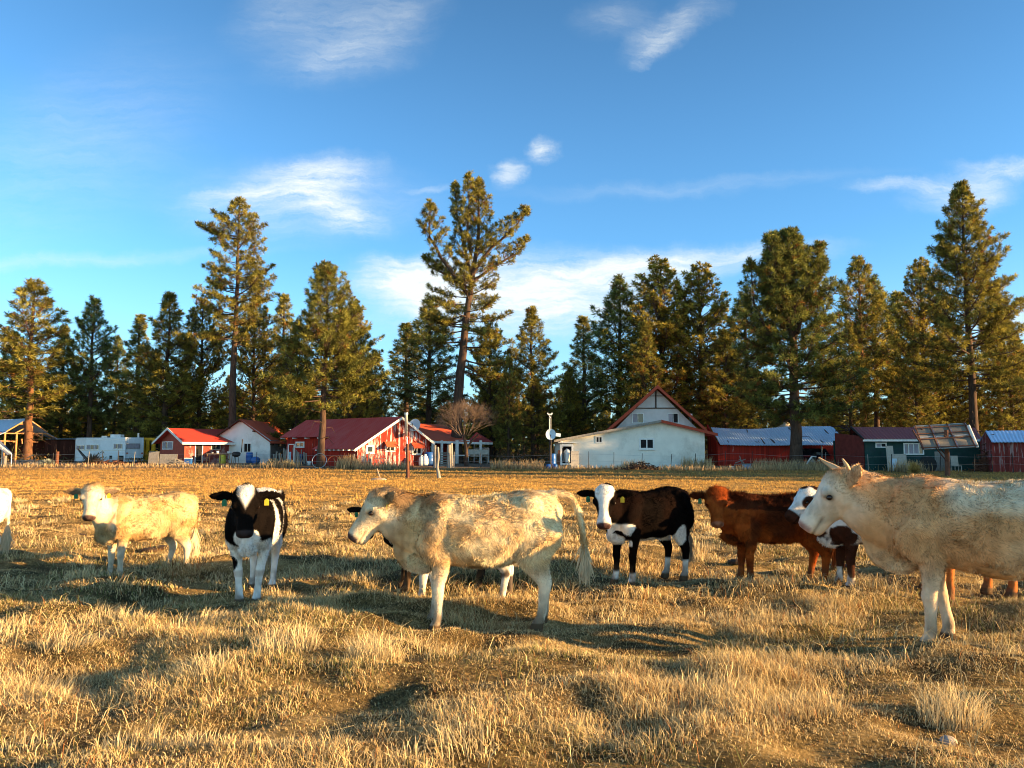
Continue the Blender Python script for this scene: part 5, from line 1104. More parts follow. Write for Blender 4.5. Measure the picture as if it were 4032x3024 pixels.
# ---- generic pines
def generic(seed, H, R_, cb, nb, wood=None, **k): return pine_mesh(seed, H, [dict(path=straight(H, k.pop('lean', .2)), r0=.0145 * H, r1=.03, cb=cb, R=[1.28 * q for q in R_], nb=int(nb * 1.22), up=k.pop('up', (-.1, .9)))], wood=wood, name='pine', hm=1.0, **k)
G = [generic(1, 18, [2.4, 3.2, 3.1, 2.9, 2.2, 1.6, 1.0, .4], .13, 92, tuft=.50),
     generic(2, 18, [1.8, 2.4, 2.6, 2.4, 2.2, 1.8, 1.1, .4], .24, 74, tuft=.50, green=(.12, .135, .034)),
     generic(3, 18, [3.0, 3.8, 3.8, 3.6, 3.2, 2.5, 1.7, .7], .10, 104, tuft=.36, green=(.21, .17, .026)),
     generic(4, 18, [1.6, 2.2, 1.9, 1.8, 1.4, 1.1, .7, .3], .16, 78, tuft=.46, green=(.20, .18, .04)),
     generic(5, 18, [2.2, 3.0, 2.6, 2.9, 2.2, 1.7, 1.2, .5], .26, 70, wood=M['bark_or'], tuft=.50, green=(.18, .16, .03)),
     generic(6, 18, [2.6, 3.0, 3.3, 2.6, 2.5, 1.6, 1.2, .4], .16, 84, tuft=.50, green=(.14, .13, .026), dry=.08)]
front = [(60, 617, 86, 4, 1.2, 'bright golden pine behind the open timber barn at the left edge'),
    (190, 650, 90, 1, .9, 'slim dark pine behind the gap between barn and trailer'),
    (128, 712, 97, 0, .9, 'lower dark pine between the golden pine and the slim dark one on the left'),
    (243, 732, 100, 1, .8, 'short dark pine behind the left end of the white trailer'),
    (292, 684, 96, 3, 1.1, 'pale narrow pine behind the middle of the white trailer'),
    (352, 641, 88, 0, 1.05, 'green pine with orange lit top behind the small red house'),
    (425, 655, 92, 2, .8, 'yellow green pine just left of the tallest trunk on the left'),
    (545, 650, 90, 2, .8, 'golden green pine just right of the tallest trunk on the left'),
    (602, 640, 98, 3, 1.0, 'pale thin pine spire behind the white walled building'),
    (640, 700, 84, 0, .9, 'bushy pine left of the barn pine, behind the orange roof'),
    (757, 655, 80, 2, .82, 'golden pine behind the long red barn, right of the barn pine'),
    (805, 760, 90, 5, .8, 'low pine at the right end of the trees behind the red barn'),
    (880, 702, 110, 3, 1.5, 'hazy grey green pine in the gap right of the red barn ridge'),
    (925, 650, 92, 1, 1.2, 'green pine directly left of the forked pine trunk'),
    (1060, 700, 94, 2, .8, 'golden pine behind the right side of the forked pine'),
    (1152, 671, 84, 0, .95, 'dark green pine left of the weather mast, golden at its tips'),
    (1098, 775, 78, 5, .7, 'low hanging golden pine above the bare tree'),
    (1262, 686, 98, 3, 1.25, 'pale golden narrow pine left of the white gabled house'),
    (1232, 800, 92, 2, .7, 'small bushy golden pine behind the low end of the white house'),
    (1338, 606, 90, 1, 1.1, 'blue green pine with open branches left of the house gable'),
    (1432, 572, 86, 2, 1.15, 'big golden pine directly above the house gable'),
    (1517, 582, 85, 2, 1.02, 'big golden pine right of the house gable'),
    (1395, 700, 80, 5, .9, 'low golden pine behind the left roof slope of the gable'),
    (1570, 720, 79, 0, 1.1, 'dark pine filling the space left of the broad dark pine'),
    (1620, 640, 92, 1, 1.2, 'blue green pine half hidden by the left side of the broad dark pine'),
    (1868, 567, 96, 4, .9, 'slender pine right of the broad dark pine'),
    (1897, 605, 99, 1, .9, 'slender pine partly behind its taller neighbour right of the broad dark pine'),
    (1946, 635, 104, 3, 1.2, 'pale pine above the rose red roof'),
    (2006, 572, 88, 2, .85, 'green pine directly left of the tall right pine'),
    (1985, 740, 82, 5, .9, 'low orange tipped pine above the left end of the solar panels'),
    (2190, 700, 84, 5, .9, 'golden pine at the right edge above the small red shed'),
    (2165, 640, 98, 4, .9, 'thin pine behind the right branches of the tall right pine'),
    (15, 720, 92, 5, 1.0, 'pine cut by the left edge of the picture'),
    (1840, 700, 86, 0, .8, 'dark pine behind the right skirt of the broad dark pine')]
rt = random.Random(5)
for (u, vt, Yy, k, ws, lab) in front:
    px_tree(G[k], 18, u, vt, Yy, lab, wscale=ws * 1.18, rz=rt.random() * 6.28)
# rows deeper in the wood
lw = lambda u: 'behind the open timber barn' if u < 150 else 'behind the white trailer' if u < 320 else 'behind the small red house' if u < 500 else 'behind the long red barn' if u < 850 else 'behind the porch and bare tree' if u < 1200 else 'behind the white gabled house' if u < 1540 else 'behind the blue roofed shed' if u < 1820 else 'behind the dark green house' if u < 2120 else 'behind the small red shed at the right edge'
for row, (Yy, v0, v1, n) in enumerate([(101, 770, 860, 24), (120, 800, 880, 26), (142, 820, 890, 32)]):
    for i in range(n):
        u = -160 + 2540 * (i + .2 + .6 * rt.random()) / n
        if 822 < u < 868 or 1192 < u < 1216: continue
        vt = rt.uniform(v0, v1)
        px_tree(G[rt.randrange(6)], 18, u, vt, Yy + rt.uniform(-6, 6), 'pine deep in the shaded wood ' + lw(u), wscale=rt.uniform(1.0, 1.45), rz=rt.random() * 6.28, group='pines deep in the wood ' + lw(u))
# pines beyond the right side of the picture: they throw the evening shade over the yard
for (x, y, s, k) in [(52, 32, .66, 0), (57, 38, .76, 2), (60, 45, 1.0, 5), (66, 52, 1.08, 0), (70, 33, .88, 2), (78, 40, .98, 0), (84, 47, 1.05, 5), (90, 30, 1.1, 0), (98, 36, 1.2, 2), (104, 44, 1.25, 1), (74, 60, .9, 2), (62, 60, .95, 0), (112, 30, 1.3, 2), (108, 52, 1.25, 0)]:
    put_tree(G[k], x, y, 'one of the pines standing beyond the right edge of the picture', 'pines beyond the right edge', rz=rt.random() * 6, s=s)
# far wood, one mass
rng_ = np.random.default_rng(5); n = 26000
bx = rng_.uniform(-190, 190, n); by = rng_.uniform(165, 215, n); bz = rng_.random(n) ** 1.3 * (7 + 5 * fbm(np.stack([bx * .12, by * .1, 0 * bx], 1), 3, 4)) + 1
gp = np.abs(bx - (-20.5 * by / 130)) < 2.0 * by / 130
bx, by, bz = bx[~gp], by[~gp], bz[~gp]; n = len(bx)
c0 = np.array([.09, .095, .028]) * rng_.uniform(.5, 1.3, n)[:, None]
d = rng_.normal(0, 1, (n, 3)); d /= np.linalg.norm(d, axis=1)[:, None]; e = rng_.normal(0, 1, (n, 3)); e -= d * (e * d).sum(1, keepdims=True); e /= np.linalg.norm(e, axis=1)[:, None]
P0 = np.stack([bx, by, bz], 1); V = np.stack([P0 - d * .9, P0 + e * .55, P0 + d * .9, P0 - e * .55], 1).reshape(-1, 3)
tag(link('far_wood', mesh_np('far_wood', V, np.arange(4 * n), np.arange(n) * 4, np.full(n, 4), M['foliage'], np.repeat(c0, 4, 0))), 'distant green wood seen low between the pines', 'wood', kind='stuff')
# brush under the trees
n = 42000; bx = rng_.uniform(-62, 66, n); by = rng_.uniform(80, 125, n); cl = fbm(np.stack([bx * .3, by * .3, 0 * bx], 1), 3, 8)
k = cl > .47; bx, by, cl = bx[k], by[k], cl[k]; n = len(bx); bz = hgt(bx, by) + rng_.random(n) ** 1.4 * (cl - .44) * 9.0
c0 = np.where((rng_.random(n) < .5)[:, None], np.array([.30, .17, .06]), np.array([.10, .10, .035])) * rng_.uniform(.5, 1.2, n)[:, None]
d = rng_.normal(0, 1, (n, 3)); d[:, 2] = np.abs(d[:, 2]); d /= np.linalg.norm(d, axis=1)[:, None]; e = rng_.normal(0, 1, (n, 3)); e -= d * (e * d).sum(1, keepdims=True); e /= np.linalg.norm(e, axis=1)[:, None]
P0 = np.stack([bx, by, bz], 1); V = np.stack([P0, P0 + d * .22 + e * .05, P0 + d * .5, P0 + d * .22 - e * .05], 1).reshape(-1, 3)
tag(link('underbrush', mesh_np('underbrush', V, np.arange(4 * n), np.arange(n) * 4, np.full(n, 4), M['foliage'], np.repeat(c0, 4, 0))), 'dry golden brush on the forest floor under the pines', 'brush', kind='stuff')
# bare deciduous tree in front of the porch
def bare_tree(u, vb, Yy, top, spread):
    rng = random.Random(3); p0 = at(u, vb, Yy); p0.z = hz1(p0.x, p0.y); tr = MB(); tw = MB()
    T = thing('bare_tree', p0, 'leafless tree with a fan of fine brown twigs in front of the porch', 'tree')
    tr.tube([p0, p0 + Vector((.03, 0, .9)), p0 + Vector((-.05, 0, 1.9)), p0 + Vector((-.3, 0, 3.0))], [.2, .16, .15, .1], 8)
    tr.tube([p0 + Vector((0, 0, 1.5)), p0 + Vector((.5, .1, 2.3)), p0 + Vector((1.1, .1, 2.9))], [.12, .09, .05], 7)
    fork = p0 + Vector((-.2, 0, 2.6))
    def grow(p, d, L, r, lev):
        q = p + d * L; tw.tube([p, (p + q) / 2 + Vector([rng.gauss(0, .05 * L) for _ in range(3)]), q], [r, r * .8, r * .55], 3, False)
        if lev == 0: return
        for _ in range(4 if lev > 1 else 5):
            dd = (d + Vector((rng.gauss(0, .36), rng.gauss(0, .36), rng.gauss(.06, .2)))).normalized(); grow(p + (q - p) * rng.uniform(.4, 1), dd, L * rng.uniform(.6, .85), r * .55, lev - 1)
    for i in range(13):
        a = -.9 + 1.8 * i / 12 + rng.gauss(0, .08); d = Vector((math.sin(a), rng.gauss(0, .45), math.cos(a) * 1.05)).normalized()
        grow(fork + Vector((.45 * math.sin(a), 0, .1)), d, top * .42, .026, 4)
    tr.build('trunk', M['bark'], T); tw.build('branches', M['twig'], T)
bare_tree(1836, 1838, 70.5, 3.4, 3)
# ================================================================ CATTLE
def crom(S, sub):
    S = np.asarray(S, float); n = len(S); out = []
    for i in range(n - 1):
        p0, p1, p2, p3 = S[max(i - 1, 0)], S[i], S[i + 1], S[min(i + 2, n - 1)]
        for k in range(sub):
            t = k / sub; out.append(.5 * ((2 * p1) + (-p0 + p2) * t + (2 * p0 - 5 * p1 + 4 * p2 - p3) * t * t + (-p0 + 3 * p1 - 3 * p2 + p3) * t ** 3))
    out.append(S[-1]); return np.array(out)
class Loft:
    def __init__(s): s.v = []; s.f = []
    def add(s, secs, n=20, sub=4, ex=2.0):
        "secs: list of (centre, A, B); closed tube"
        S = crom(np.array([np.concatenate([c, a, b]) for c, a, b in secs]), sub); b0 = len(s.v); m = len(S)
        th = np.arange(n) * 2 * np.pi / n; ct, st = np.cos(th), np.sin(th)
        if ex != 2.0: ct = np.sign(ct) * np.abs(ct) ** (2 / ex); st = np.sign(st) * np.abs(st) ** (2 / ex)
        for r in S: s.v += list(r[None, :3] + ct[:, None] * r[None, 3:6] + st[:, None] * r[None, 6:9])
        for i in range(m - 1):
            for k in range(n):
                k2 = (k + 1) % n; s.f.append((b0 + i * n + k, b0 + i * n + k2, b0 + (i + 1) * n + k2, b0 + (i + 1) * n + k))
        for i, o in ((0, 1), (m - 1, -1)):
            c = len(s.v); s.v.append(S[i][:3])
            for k in range(n):
                a, b = b0 + i * n + k, b0 + i * n + (k + 1) % n; s.f.append((c, b, a) if o == 1 else (c, a, b))
    def ball(s, c, r, n=12):
        c = np.array(c, float); r = np.array(r if hasattr(r, '__len__') else (r, r, r), float)
        s.add([(c + np.array([0, 0, r[2] * math.sin(a)]), np.array([r[0] * math.cos(a) + 1e-4, 0, 0]), np.array([0, r[1] * math.cos(a) + 1e-4, 0])) for a in np.linspace(-1.5, 1.5, 7)], n, 1)
V3 = lambda *a: np.array(a, float)
def unit(v): return v / np.linalg.norm(v)
def limb(L, pts, side_first=True):
    "pts: (x,y,z, r_foreaft, r_side) going down"
    P_ = [V3(*p[:3]) for p in pts]; secs = []
    for i, p in enumerate(pts):
        t = unit(P_[min(i + 1, len(pts) - 1)] - P_[max(i - 1, 0)]); a = V3(1, 0, 0); a = unit(a - t * a.dot(t)); b = np.cross(t, a)
        secs.append((P_[i], a * p[3], b * p[4]))
    L.add(secs, 14, 4)

def cow(label, H, pos, head_dir, neck=(0, 12), look=None, hpitch=48, bulk=1.0, coat=None, legs=((0, 0), (0, 0), (0, 0), (0, 0)), tail=None, switch=(.8, .7, .6),
        horns=None, tags=(), fur=30000, furlen=.03, vox=.0155, hs=1.0, long=1.0, belly=1.0, name='cow', cat='cow', eye_c=None, group='cattle in the pasture', seed=0, earup=0., dewlap=.5, earback=.10, lift=0., nl=.31, leg=1.0):
    """H withers height (m); pos (x,y) of the point below the withers; head_dir heading in degrees (world, 180 = facing left);
    neck=(yaw,pitch) local degrees; look=None or world azimuth the face points to (degrees)"""
    rng = np.random.default_rng(500 + seed); L = Loft(); lx = long
    zt = gz(*pos)
    dv = math.degrees(math.atan2(-pos[1], -pos[0])) % 360 - 270; head_dir += dv; look = None if look is None else look + dv
    # trunk of the body: x, top z, bottom z, half width
    T_ = [(-.655, .86, .72, .05), (-.63, .93, .62, .12), (-.56, .985, .54, .185), (-.46, 1.01, .50, .22), (-.34, 1.01, .49, .232), (-.20, .985, .475 - .015 * belly, .240), (-.05, .967, .462 - .02 * belly, .252), (.10, .965, .455 - .01 * belly, .250),
          (.24, .985, .455, .228), (.35, 1.0, .465, .205), (.45, .975, .485, .178), (.53, .90, .53, .135), (.575, .80, .60, .07)]
    secs = [(V3(x * lx, 0, (a + b) / 2), V3(0, w * bulk, 0), V3(0, 0, (a - b) / 2)) for x, a, b, w in T_]
    L.add(secs, 28, 4, 2.25)
    for s in (-1, 1):
        L.ball((-.38 * lx, s * .175 * bulk, .93), (.075, .045, .06)); L.ball((-.60 * lx, s * .08 * bulk, .88), (.05, .045, .055))
        L.add([(V3(.30 * lx, s * .13 * bulk, .93), V3(.07, 0, 0), V3(0, .05, 0)), (V3(.34 * lx, s * .17 * bulk, .78), V3(.11, 0, 0), V3(0, .06, 0)), (V3(.42 * lx, s * .16 * bulk, .62), V3(.10, 0, 0), V3(0, .065, 0)), (V3(.36 * lx, s * .15 * bulk, .5), V3(.08, 0, 0), V3(0, .05, 0))], 14, 4)
    # legs
    fl = [(.34, .14, .66, .13, .075), (.33, .145, .55, .095, .065), (.325, .14, .44, .068, .052), (.33, .135, .345, .05, .044), (.335, .132, .295, .052, .048), (.33, .13, .245, .042, .040), (.33, .13, .17, .036, .035), (.33, .13, .105, .040, .040), (.335, .13, .075, .038, .04), (.345, .13, .045, .045, .045), (.355, .13, .0, .058, .052), (.355, .13, -.02, .055, .05)]
    hl_ = [(-.44, .10, .84, .18, .07), (-.43, .135, .72, .20, .088), (-.41, .15, .61, .185, .088), (-.42, .145, .52, .145, .075), (-.455, .14, .44, .10, .058), (-.50, .135, .37, .07, .046), (-.525, .13, .315, .06, .042), (-.522, .128, .26, .049, .038), (-.515, .127, .17, .039, .035), (-.51, .127, .105, .038, .037), (-.505, .127, .075, .04, .04), (-.49, .127, .045, .047, .045), (-.475, .127, .0, .06, .052), (-.475, .127, -.02, .058, .05)]
    for k, (dx, dy) in enumerate(legs):
        base = fl if k < 2 else hl_; s = 1 if k % 2 == 0 else -1; zt_ = base[0][2]
        pts = []
        for (x, y, z, a, b) in base:
            f = max(0, 1 - z / (.62 if k < 2 else .66)) ; lw_ = 1 - (1 - leg) * sstep(.62, .5, z); pts.append((x * lx + dx * f, s * y * bulk ** .7 + dy * f, z, a * lw_, b * lw_))
        limb(L, pts)
    # neck
    ny, npi = R(neck[0]), R(neck[1]); hs_ = hs
    nd = V3(math.cos(npi) * math.cos(ny), math.cos(npi) * math.sin(ny), math.sin(npi))
    N0 = V3(.28 * lx, 0, .75); N1 = V3(.46 * lx, 0, .745); end = V3(.44 * lx, 0, .80 + lift) + nd * nl
    N2 = N1 * .5 + end * .5 - V3(0, 0, .02)
    cen = [N0, N1, N2, end, end + nd * .05]; kd = min(1.0, .84 + .16 * max(0, dewlap - .4) / .6 * (dewlap >= 1.0)); sz = [(.14, .235), (.14, .245 * kd), (.104, .20 * kd), (.09, .145), (.07, .10)]
    secs = []
    for i in range(5):
        t = unit(cen[min(i + 1, 4)] - cen[max(i - 1, 0)]); a = unit(np.cross(V3(0, 0, 1), t)); b = np.cross(t, a)
        secs.append((cen[i], a * sz[i][0] * bulk ** .6, b * sz[i][1]))
    L.add(secs, 20, 5)
    # head
    hd = R(head_dir)
    if look is None: hy = ny
    else: hy = R(look) - hd
    hp = R(hpitch); a = V3(math.cos(hp) * math.cos(hy), math.cos(hp) * math.sin(hy), -math.sin(hp)); s_ = unit(np.cross(V3(0, 0, 1), a)); u_ = np.cross(a, s_)
    HL = .37 * hs_; q_ = hs_
    poll = end + u_ * .095 * q_ + V3(0, 0, .03) - a * .02
    HT = [(-.12, .05, .05, .05), (-.06, .085, .082, .014), (.04, .115, .103, -.006), (.16, .130, .115, -.006), (.30, .130, .110, .0), (.44, .114, .090, .008), (.58, .096, .072, .014), (.70, .088, .066, .012), (.82, .084, .070, .012), (.92, .081, .075, .014), (1.0, .070, .066, .022), (1.045, .042, .042, .042)]
    secs = [(poll + a * t * HL - u_ * (hh * .98 + off) * q_, s_ * hw * .95 * q_, u_ * hh * q_) for t, hh, hw, off in HT]
    L.add(secs, 22, 4, 2.12)
    for sg in (-1, 1):      # brow and cheek
        L.ball(poll + a * .33 * HL + s_ * sg * .082 * q_ - u_ * .056 * q_, .034 * q_)
        L.ball(poll + a * .26 * HL + s_ * sg * .062 * q_ - u_ * .16 * q_, (.06 * q_, .045 * q_, .06 * q_))
    # ears
    for sg in (-1, 1):
        e0 = poll + a * .08 * HL + s_ * sg * .082 * q_ - u_ * .135 * q_; d = unit(s_ * sg * 1.0 - a * earback + V3(0, 0, earup)); wv = unit(V3(0, 0, 1) * .9 + u_ * .4 - d * (V3(0, 0, 1) * .9 + u_ * .4).dot(d)); tv = np.cross(d, wv)
        secs = [(e0 - d * .01, wv * .024, tv * .020), (e0 + d * .05, wv * .038, tv * .015), (e0 + d * .10 - wv * .004, wv * .047, tv * .012), (e0 + d * .155 - wv * .01, wv * .038, tv * .011), (e0 + d * .205 - wv * .012, wv * .012, tv * .009)]
        secs = [(e0 + (c - e0) * q_, A_ * q_, B_ * q_) for c, A_, B_ in secs]; L.add(secs, 12, 3)
    # dewlap and brisket
    jaw = poll + a * .30 * HL - u_ * .21 * q_
    dl = [(jaw * .45 + N2 * .55 - V3(0, 0, .08)), N1 * .6 + end * .4 - V3(0, 0, .15 + .03 * dewlap), V3(.53 * lx, 0, .56 - .05 * (dewlap - .5)), V3(.46 * lx, 0, .50 - .05 * (dewlap - .5)), V3(.36 * lx, 0, .49)]
    dr = [(.02, .03), (.04, .05 + .15 * max(0, dewlap - 1)), (.055, .06 + .035 * dewlap), (.08, .06), (.07, .03)]; secs = []
    for i in range(5):
        t = unit(dl[min(i + 1, 4)] - dl[max(i - 1, 0)]); aa = V3(0, 1, 0); bb = unit(np.cross(t, aa)); secs.append((dl[i], aa * dr[i][0], bb * dr[i][1]))
    L.add(secs, 12, 4)
    # tail
    tp = tail or [(-.60, 0, .95), (-.67, 0, .93), (-.70, 0, .82), (-.70, 0, .62), (-.69, 0, .42)]
    tp = [V3(x * lx if i == 0 else x + .62 - .62 * lx, y, z) for i, (x, y, z) in enumerate(tp)]; tp = [V3(-.52 * lx, 0, .95)] + tp
    rs_ = np.linspace(.038, .016, len(tp)); secs = []
    for i in range(len(tp)):
        t = unit(tp[min(i + 1, len(tp) - 1)] - tp[max(i - 1, 0)]); aa = unit(V3(0, 1, 0) - t * t[1]); secs.append((tp[i], aa * rs_[i], np.cross(t, aa) * rs_[i]))
    L.add(secs, 8, 4)
    # ---- one continuous skin
    Vv = np.array(L.v) * H
    tm = bpy.data.meshes.new('t'); tm.from_pydata(Vv.tolist(), [], L.f); to = bpy.data.objects.new('t', tm); col.objects.link(to)
    rm = to.modifiers.new('r', 'REMESH'); rm.mode = 'VOXEL'; rm.voxel_size = vox * H; rm.use_smooth_shade = True
    sm = to.modifiers.new('s', 'SMOOTH'); sm.factor = .5; sm.iterations = 3
    dg = bpy.context.evaluated_depsgraph_get(); ev = to.evaluated_get(dg); em = ev.to_mesh()
    nv_ = len(em.vertices); co = np.empty(nv_ * 3, np.float32); em.vertices.foreach_get('co', co); co = co.reshape(-1, 3).astype(float)
    no = np.empty(nv_ * 3, np.float32); em.vertices.foreach_get('normal', no); no = no.reshape(-1, 3).astype(float)
    em.calc_loop_triangles(); nt = len(em.loop_triangles); tri = np.empty(nt * 3, np.int32); em.loop_triangles.foreach_get('vertices', tri); tri = tri.reshape(-1, 3)
    ev.to_mesh_clear(); bpy.data.objects.remove(to); bpy.data.meshes.remove(tm)
    p = co / H
    rel = p - poll; ht, hsd, hu = rel @ a / HL, rel @ s_ / q_, rel @ u_ / q_
    # sockets, nostrils, mouth
    def dent(t0, s0, u0, rad, dep):
        d2 = ((ht - t0) * .40) ** 2 + (np.abs(hsd) - s0) ** 2 + (hu - u0) ** 2; g_ = np.exp(-d2 / rad ** 2); co[:] -= no * (g_ * dep * H)[:, None]; return g_
    noz = dent(.985, .030, -.055, .017, .016); dent(.37, .107, -.082, .02, .008)
    ln_ = np.exp(-((hu + .125 - .02 * (1 - ht)) / .009) ** 2) * sstep(.66, .74, ht) * (ht < 1.1); co -= no * (ln_ * .007 * H)[:, None]
    # lumpy winter coat relief
    body = 1 - sstep(.15, .3, ht) * (np.abs(rel @ s_) < .2); rel_amp = sstep(.3, .5, p[:, 2]) * np.where(ht > -.2, .35, 1)
    w_ = (fbm(p * V3(7, 7, 16), 3, seed) - .5) * .010 + (fbm(p * 30, 2, seed + 5) - .5) * .009; co += no * (w_ * rel_amp * H)[:, None]
    ear = (np.abs(hsd) > .112) & (ht > -.6) & (ht < .42) & (hu > -.32) & (hu < .15)
    hsoft = sstep(-.05, .22, ht) * sstep(-.37, -.22, hu) * (np.abs(hsd) < .25) * (ht < 1.2)
    info = dict(hsoft=hsoft, p=p, n=no, ht=ht, hs=hsd, hu=hu, ear=ear, head=(ht > -.12) & (np.abs(hsd) < .35) & (hu > -.36) & (hu < .2) & (ht < 1.2), noz=noz, an=no @ a, sgn=np.sign(hsd))
    C = coat(info) * (.80 + .40 * fbm(p * V3(38, 38, 22), 3, 90 + seed))[:, None] * (1 - .22 * sstep(.5, .68, fbm(p * V3(16, 16, 8), 3, 70 + seed)))[:, None]
    # muzzle, nostril, eye rims, hooves, mud
    hf = sstep(.052, .040, p[:, 2]); C = C * (1 - hf[:, None]) + V3(.05, .035, .025) * hf[:, None]
    mud = sstep(.26, .05, p[:, 2]) * sstep(.32, .6, fbm(p * 14, 2, 3)) * .75; C = C * (1 - mud[:, None]) + V3(.13, .085, .05) * mud[:, None]
    C = C * (1 - (noz ** .6)[:, None] * .95)
    C = C * (1 - ln_[:, None] * .6)
    er = np.exp(-(((ht - .36) * .40) ** 2 + (np.abs(hsd) - .10) ** 2 + (hu + .082) ** 2) / .027 ** 2) * info['head']; C = C * (1 - er[:, None] * .85)
    # fur: one thin blade per hair lock, part of the same skin mesh
    v0, v1, v2 = co[tri[:, 0]], co[tri[:, 1]], co[tri[:, 2]]; ar = np.linalg.norm(np.cross(v1 - v0, v2 - v0), axis=1) * .5
    pick = rng.choice(nt, fur, p=ar / ar.sum()); r1, r2 = np.sqrt(rng.random(fur)), rng.random(fur); b0, b1, b2 = 1 - r1, r1 * (1 - r2), r1 * r2
    mixv = lambda X: X[tri[pick, 0]] * b0[:, None] + X[tri[pick, 1]] * b1[:, None] + X[tri[pick, 2]] * b2[:, None]
    fp, fn, fc, pp = mixv(co), mixv(no), mixv(C), mixv(p); fn /= np.linalg.norm(fn, axis=1)[:, None] + 1e-9
    fht = (pp - poll) @ a / HL; onhead = (fht > -.05) & (np.linalg.norm(pp - poll, axis=1) < .55)
    flow = np.where(onhead[:, None], -a * .7, V3(-.55, 0, -.75)); flow = np.broadcast_to(flow, fn.shape).copy()
    cn = np.stack([fbm(pp * 13, 2, 40 + k) - .5 for k in range(3)], 1) * 3.6 + np.stack([fbm(pp * 4, 2, 50 + k) - .5 for k in range(3)], 1) * 2.0; flow += cn * np.where(onhead, .35, 1)[:, None]
    flow -= fn * (flow * fn).sum(1, keepdims=True); d = fn * .42 + flow * .85 + rng.normal(0, .16, fn.shape); d /= np.linalg.norm(d, axis=1)[:, None]
    legm = sstep(.28, .5, pp[:, 2]); ll = furlen * H * (.5 + .8 * rng.random(fur)) * (.28 + .72 * legm) * np.where(onhead, np.where((fht < .22) & (fht > -.3), .75, .32), 1)
    sk = ((pp[:, 2] < .05) | ((fht > .85) & onhead)); ll = ll * np.where(sk, .12, 1)
    sd_ = np.cross(d, fn); sd_ /= np.linalg.norm(sd_, axis=1)[:, None] + 1e-9; wdt = .0021 * H * (.7 + .8 * rng.random(fur)) * (1 + 12000 / fur)
    q0 = fp - fn * .002; FV = np.stack([q0 - sd_ * wdt[:, None], q0 + sd_ * wdt[:, None], q0 + d * ll[:, None] + fn * 0], 1).reshape(-1, 3)
    fcc = fc * (.62 + .75 * rng.random(fur))[:, None]; FC = np.stack([fcc * .8, fcc * .8, fcc * 1.15], 1).reshape(-1, 3)
    AV = np.concatenate([co, FV]); AC = np.clip(np.concatenate([C, FC]), 0, .9)
    LI = np.concatenate([tri.ravel(), nv_ + np.arange(fur * 3)]); NP = nt + fur
    sm_ = np.concatenate([np.ones(nt, bool), np.zeros(fur, bool)])
    me = mesh_np('body', AV, LI, np.arange(NP) * 3, np.full(NP, 3), M['coat'], AC, sm_)
    T = thing(name, (pos[0], pos[1], zt), label, cat, group); ca, sa_ = math.cos(hd), math.sin(hd)
    org = V3(.33 * lx, 0, 0) * H     # withers over pos
    T.rotation_euler = (0, 0, hd)
    me.transform(__import__('mathutils').Matrix.Translation((-org[0], 0, 0)))
    bo = link('body', me, T)
    def child(nm, vs, fs, mat, par=None, smooth=True, cols=None):
        m_ = bpy.data.meshes.new(nm); m_.from_pydata([tuple(np.array(v) * H - org) for v in vs], [], fs); m_.polygons.foreach_set('use_smooth', [smooth] * len(fs)); m_.materials.append(mat); m_.update()
        return link(nm, m_, par or T)
    for sg in (-1, 1):
        Le = Loft(); c = poll + a * .36 * HL + s_ * sg * .096 * q_ - u_ * .082 * q_
        Le.ball(c, .018 * q_, 14); child('eye', Le.v, Le.f, M['eye'])
    if horns:
        for sg, hp_ in zip((-1, 1), horns):
            P_ = [poll + V3(x, 0, 0) + s_ * sg * y + V3(0, 0, 1) * z for x, y, z in hp_]; rr_ = np.linspace(.027, .005, len(P_)); secs = []
            for i in range(len(P_)):
                t = unit(P_[min(i + 1, len(P_) - 1)] - P_[max(i - 1, 0)]); aa = unit(np.cross(t, V3(.3, .2, 1))); secs.append((P_[i], aa * rr_[i], np.cross(t, aa) * rr_[i]))
            Lh = Loft(); Lh.add(secs, 12, 5); child('horn', Lh.v, Lh.f, M['horn'])
    for (sg, mt, num) in tags:
        e0 = poll + a * .08 * HL + s_ * sg * .082 * q_ - u_ * .135 * q_; ed_ = unit(s_ * sg * 1.0 - a * earback + V3(0, 0, earup)); c = e0 + (ed_ * .085 + a * .022 + s_ * sg * (.02 if earback > .5 else 0) - V3(0, 0, .035)) * q_
        X = s_ * q_; Z = V3(0, 0, 1) * q_; Y_ = a
        w2, h2 = .019, .026; sh = [(-w2, -h2), (w2, -h2), (w2, h2 * .5), (w2 * .35, h2), (-w2 * .35, h2), (-w2, h2 * .5)]
        f_ = [c + X * x + Z * z + Y_ * .004 for x, z in sh]; b_ = [c + X * x + Z * z - Y_ * .002 for x, z in sh]; N_ = 6
        tg = child('ear_tag', f_ + b_, [tuple(range(6)), tuple(range(11, 5, -1))] + [(i, i + 6, (i + 1) % 6 + 6, (i + 1) % 6) for i in range(6)], M[mt], smooth=False)
        if num:
            cu = bpy.data.curves.new('tag_number', 'FONT'); cu.body = num; cu.size = .027 * q_ * H; cu.align_x = 'CENTER'; cu.align_y = 'CENTER'; cu.extrude = .0006; fo = bpy.data.objects.new('tmp', cu); col.objects.link(fo)
            dg = bpy.context.evaluated_depsgraph_get(); fm = bpy.data.meshes.new_from_object(fo.evaluated_get(dg)); bpy.data.objects.remove(fo)
            fv = np.array([v.co[:] for v in fm.vertices]); X1 = unit(X); Zz = V3(0, 0, 1); cc = (c + Y_ * .006 - Z * .008) * H
            nvp = cc[None] + fv[:, :1] * X1[None] + fv[:, 1:2] * Zz[None] + fv[:, 2:3] * Y_[None]
            for i, v in enumerate(fm.vertices): v.co = nvp[i] - org
            fm.materials.clear(); fm.materials.append(M['ink']); link('tag_number', fm, tg)
    # tail switch
    e = tp[-1]; td = unit(tp[-1] - tp[-2]); n = 300; sw = switch; Ls = sw[2]
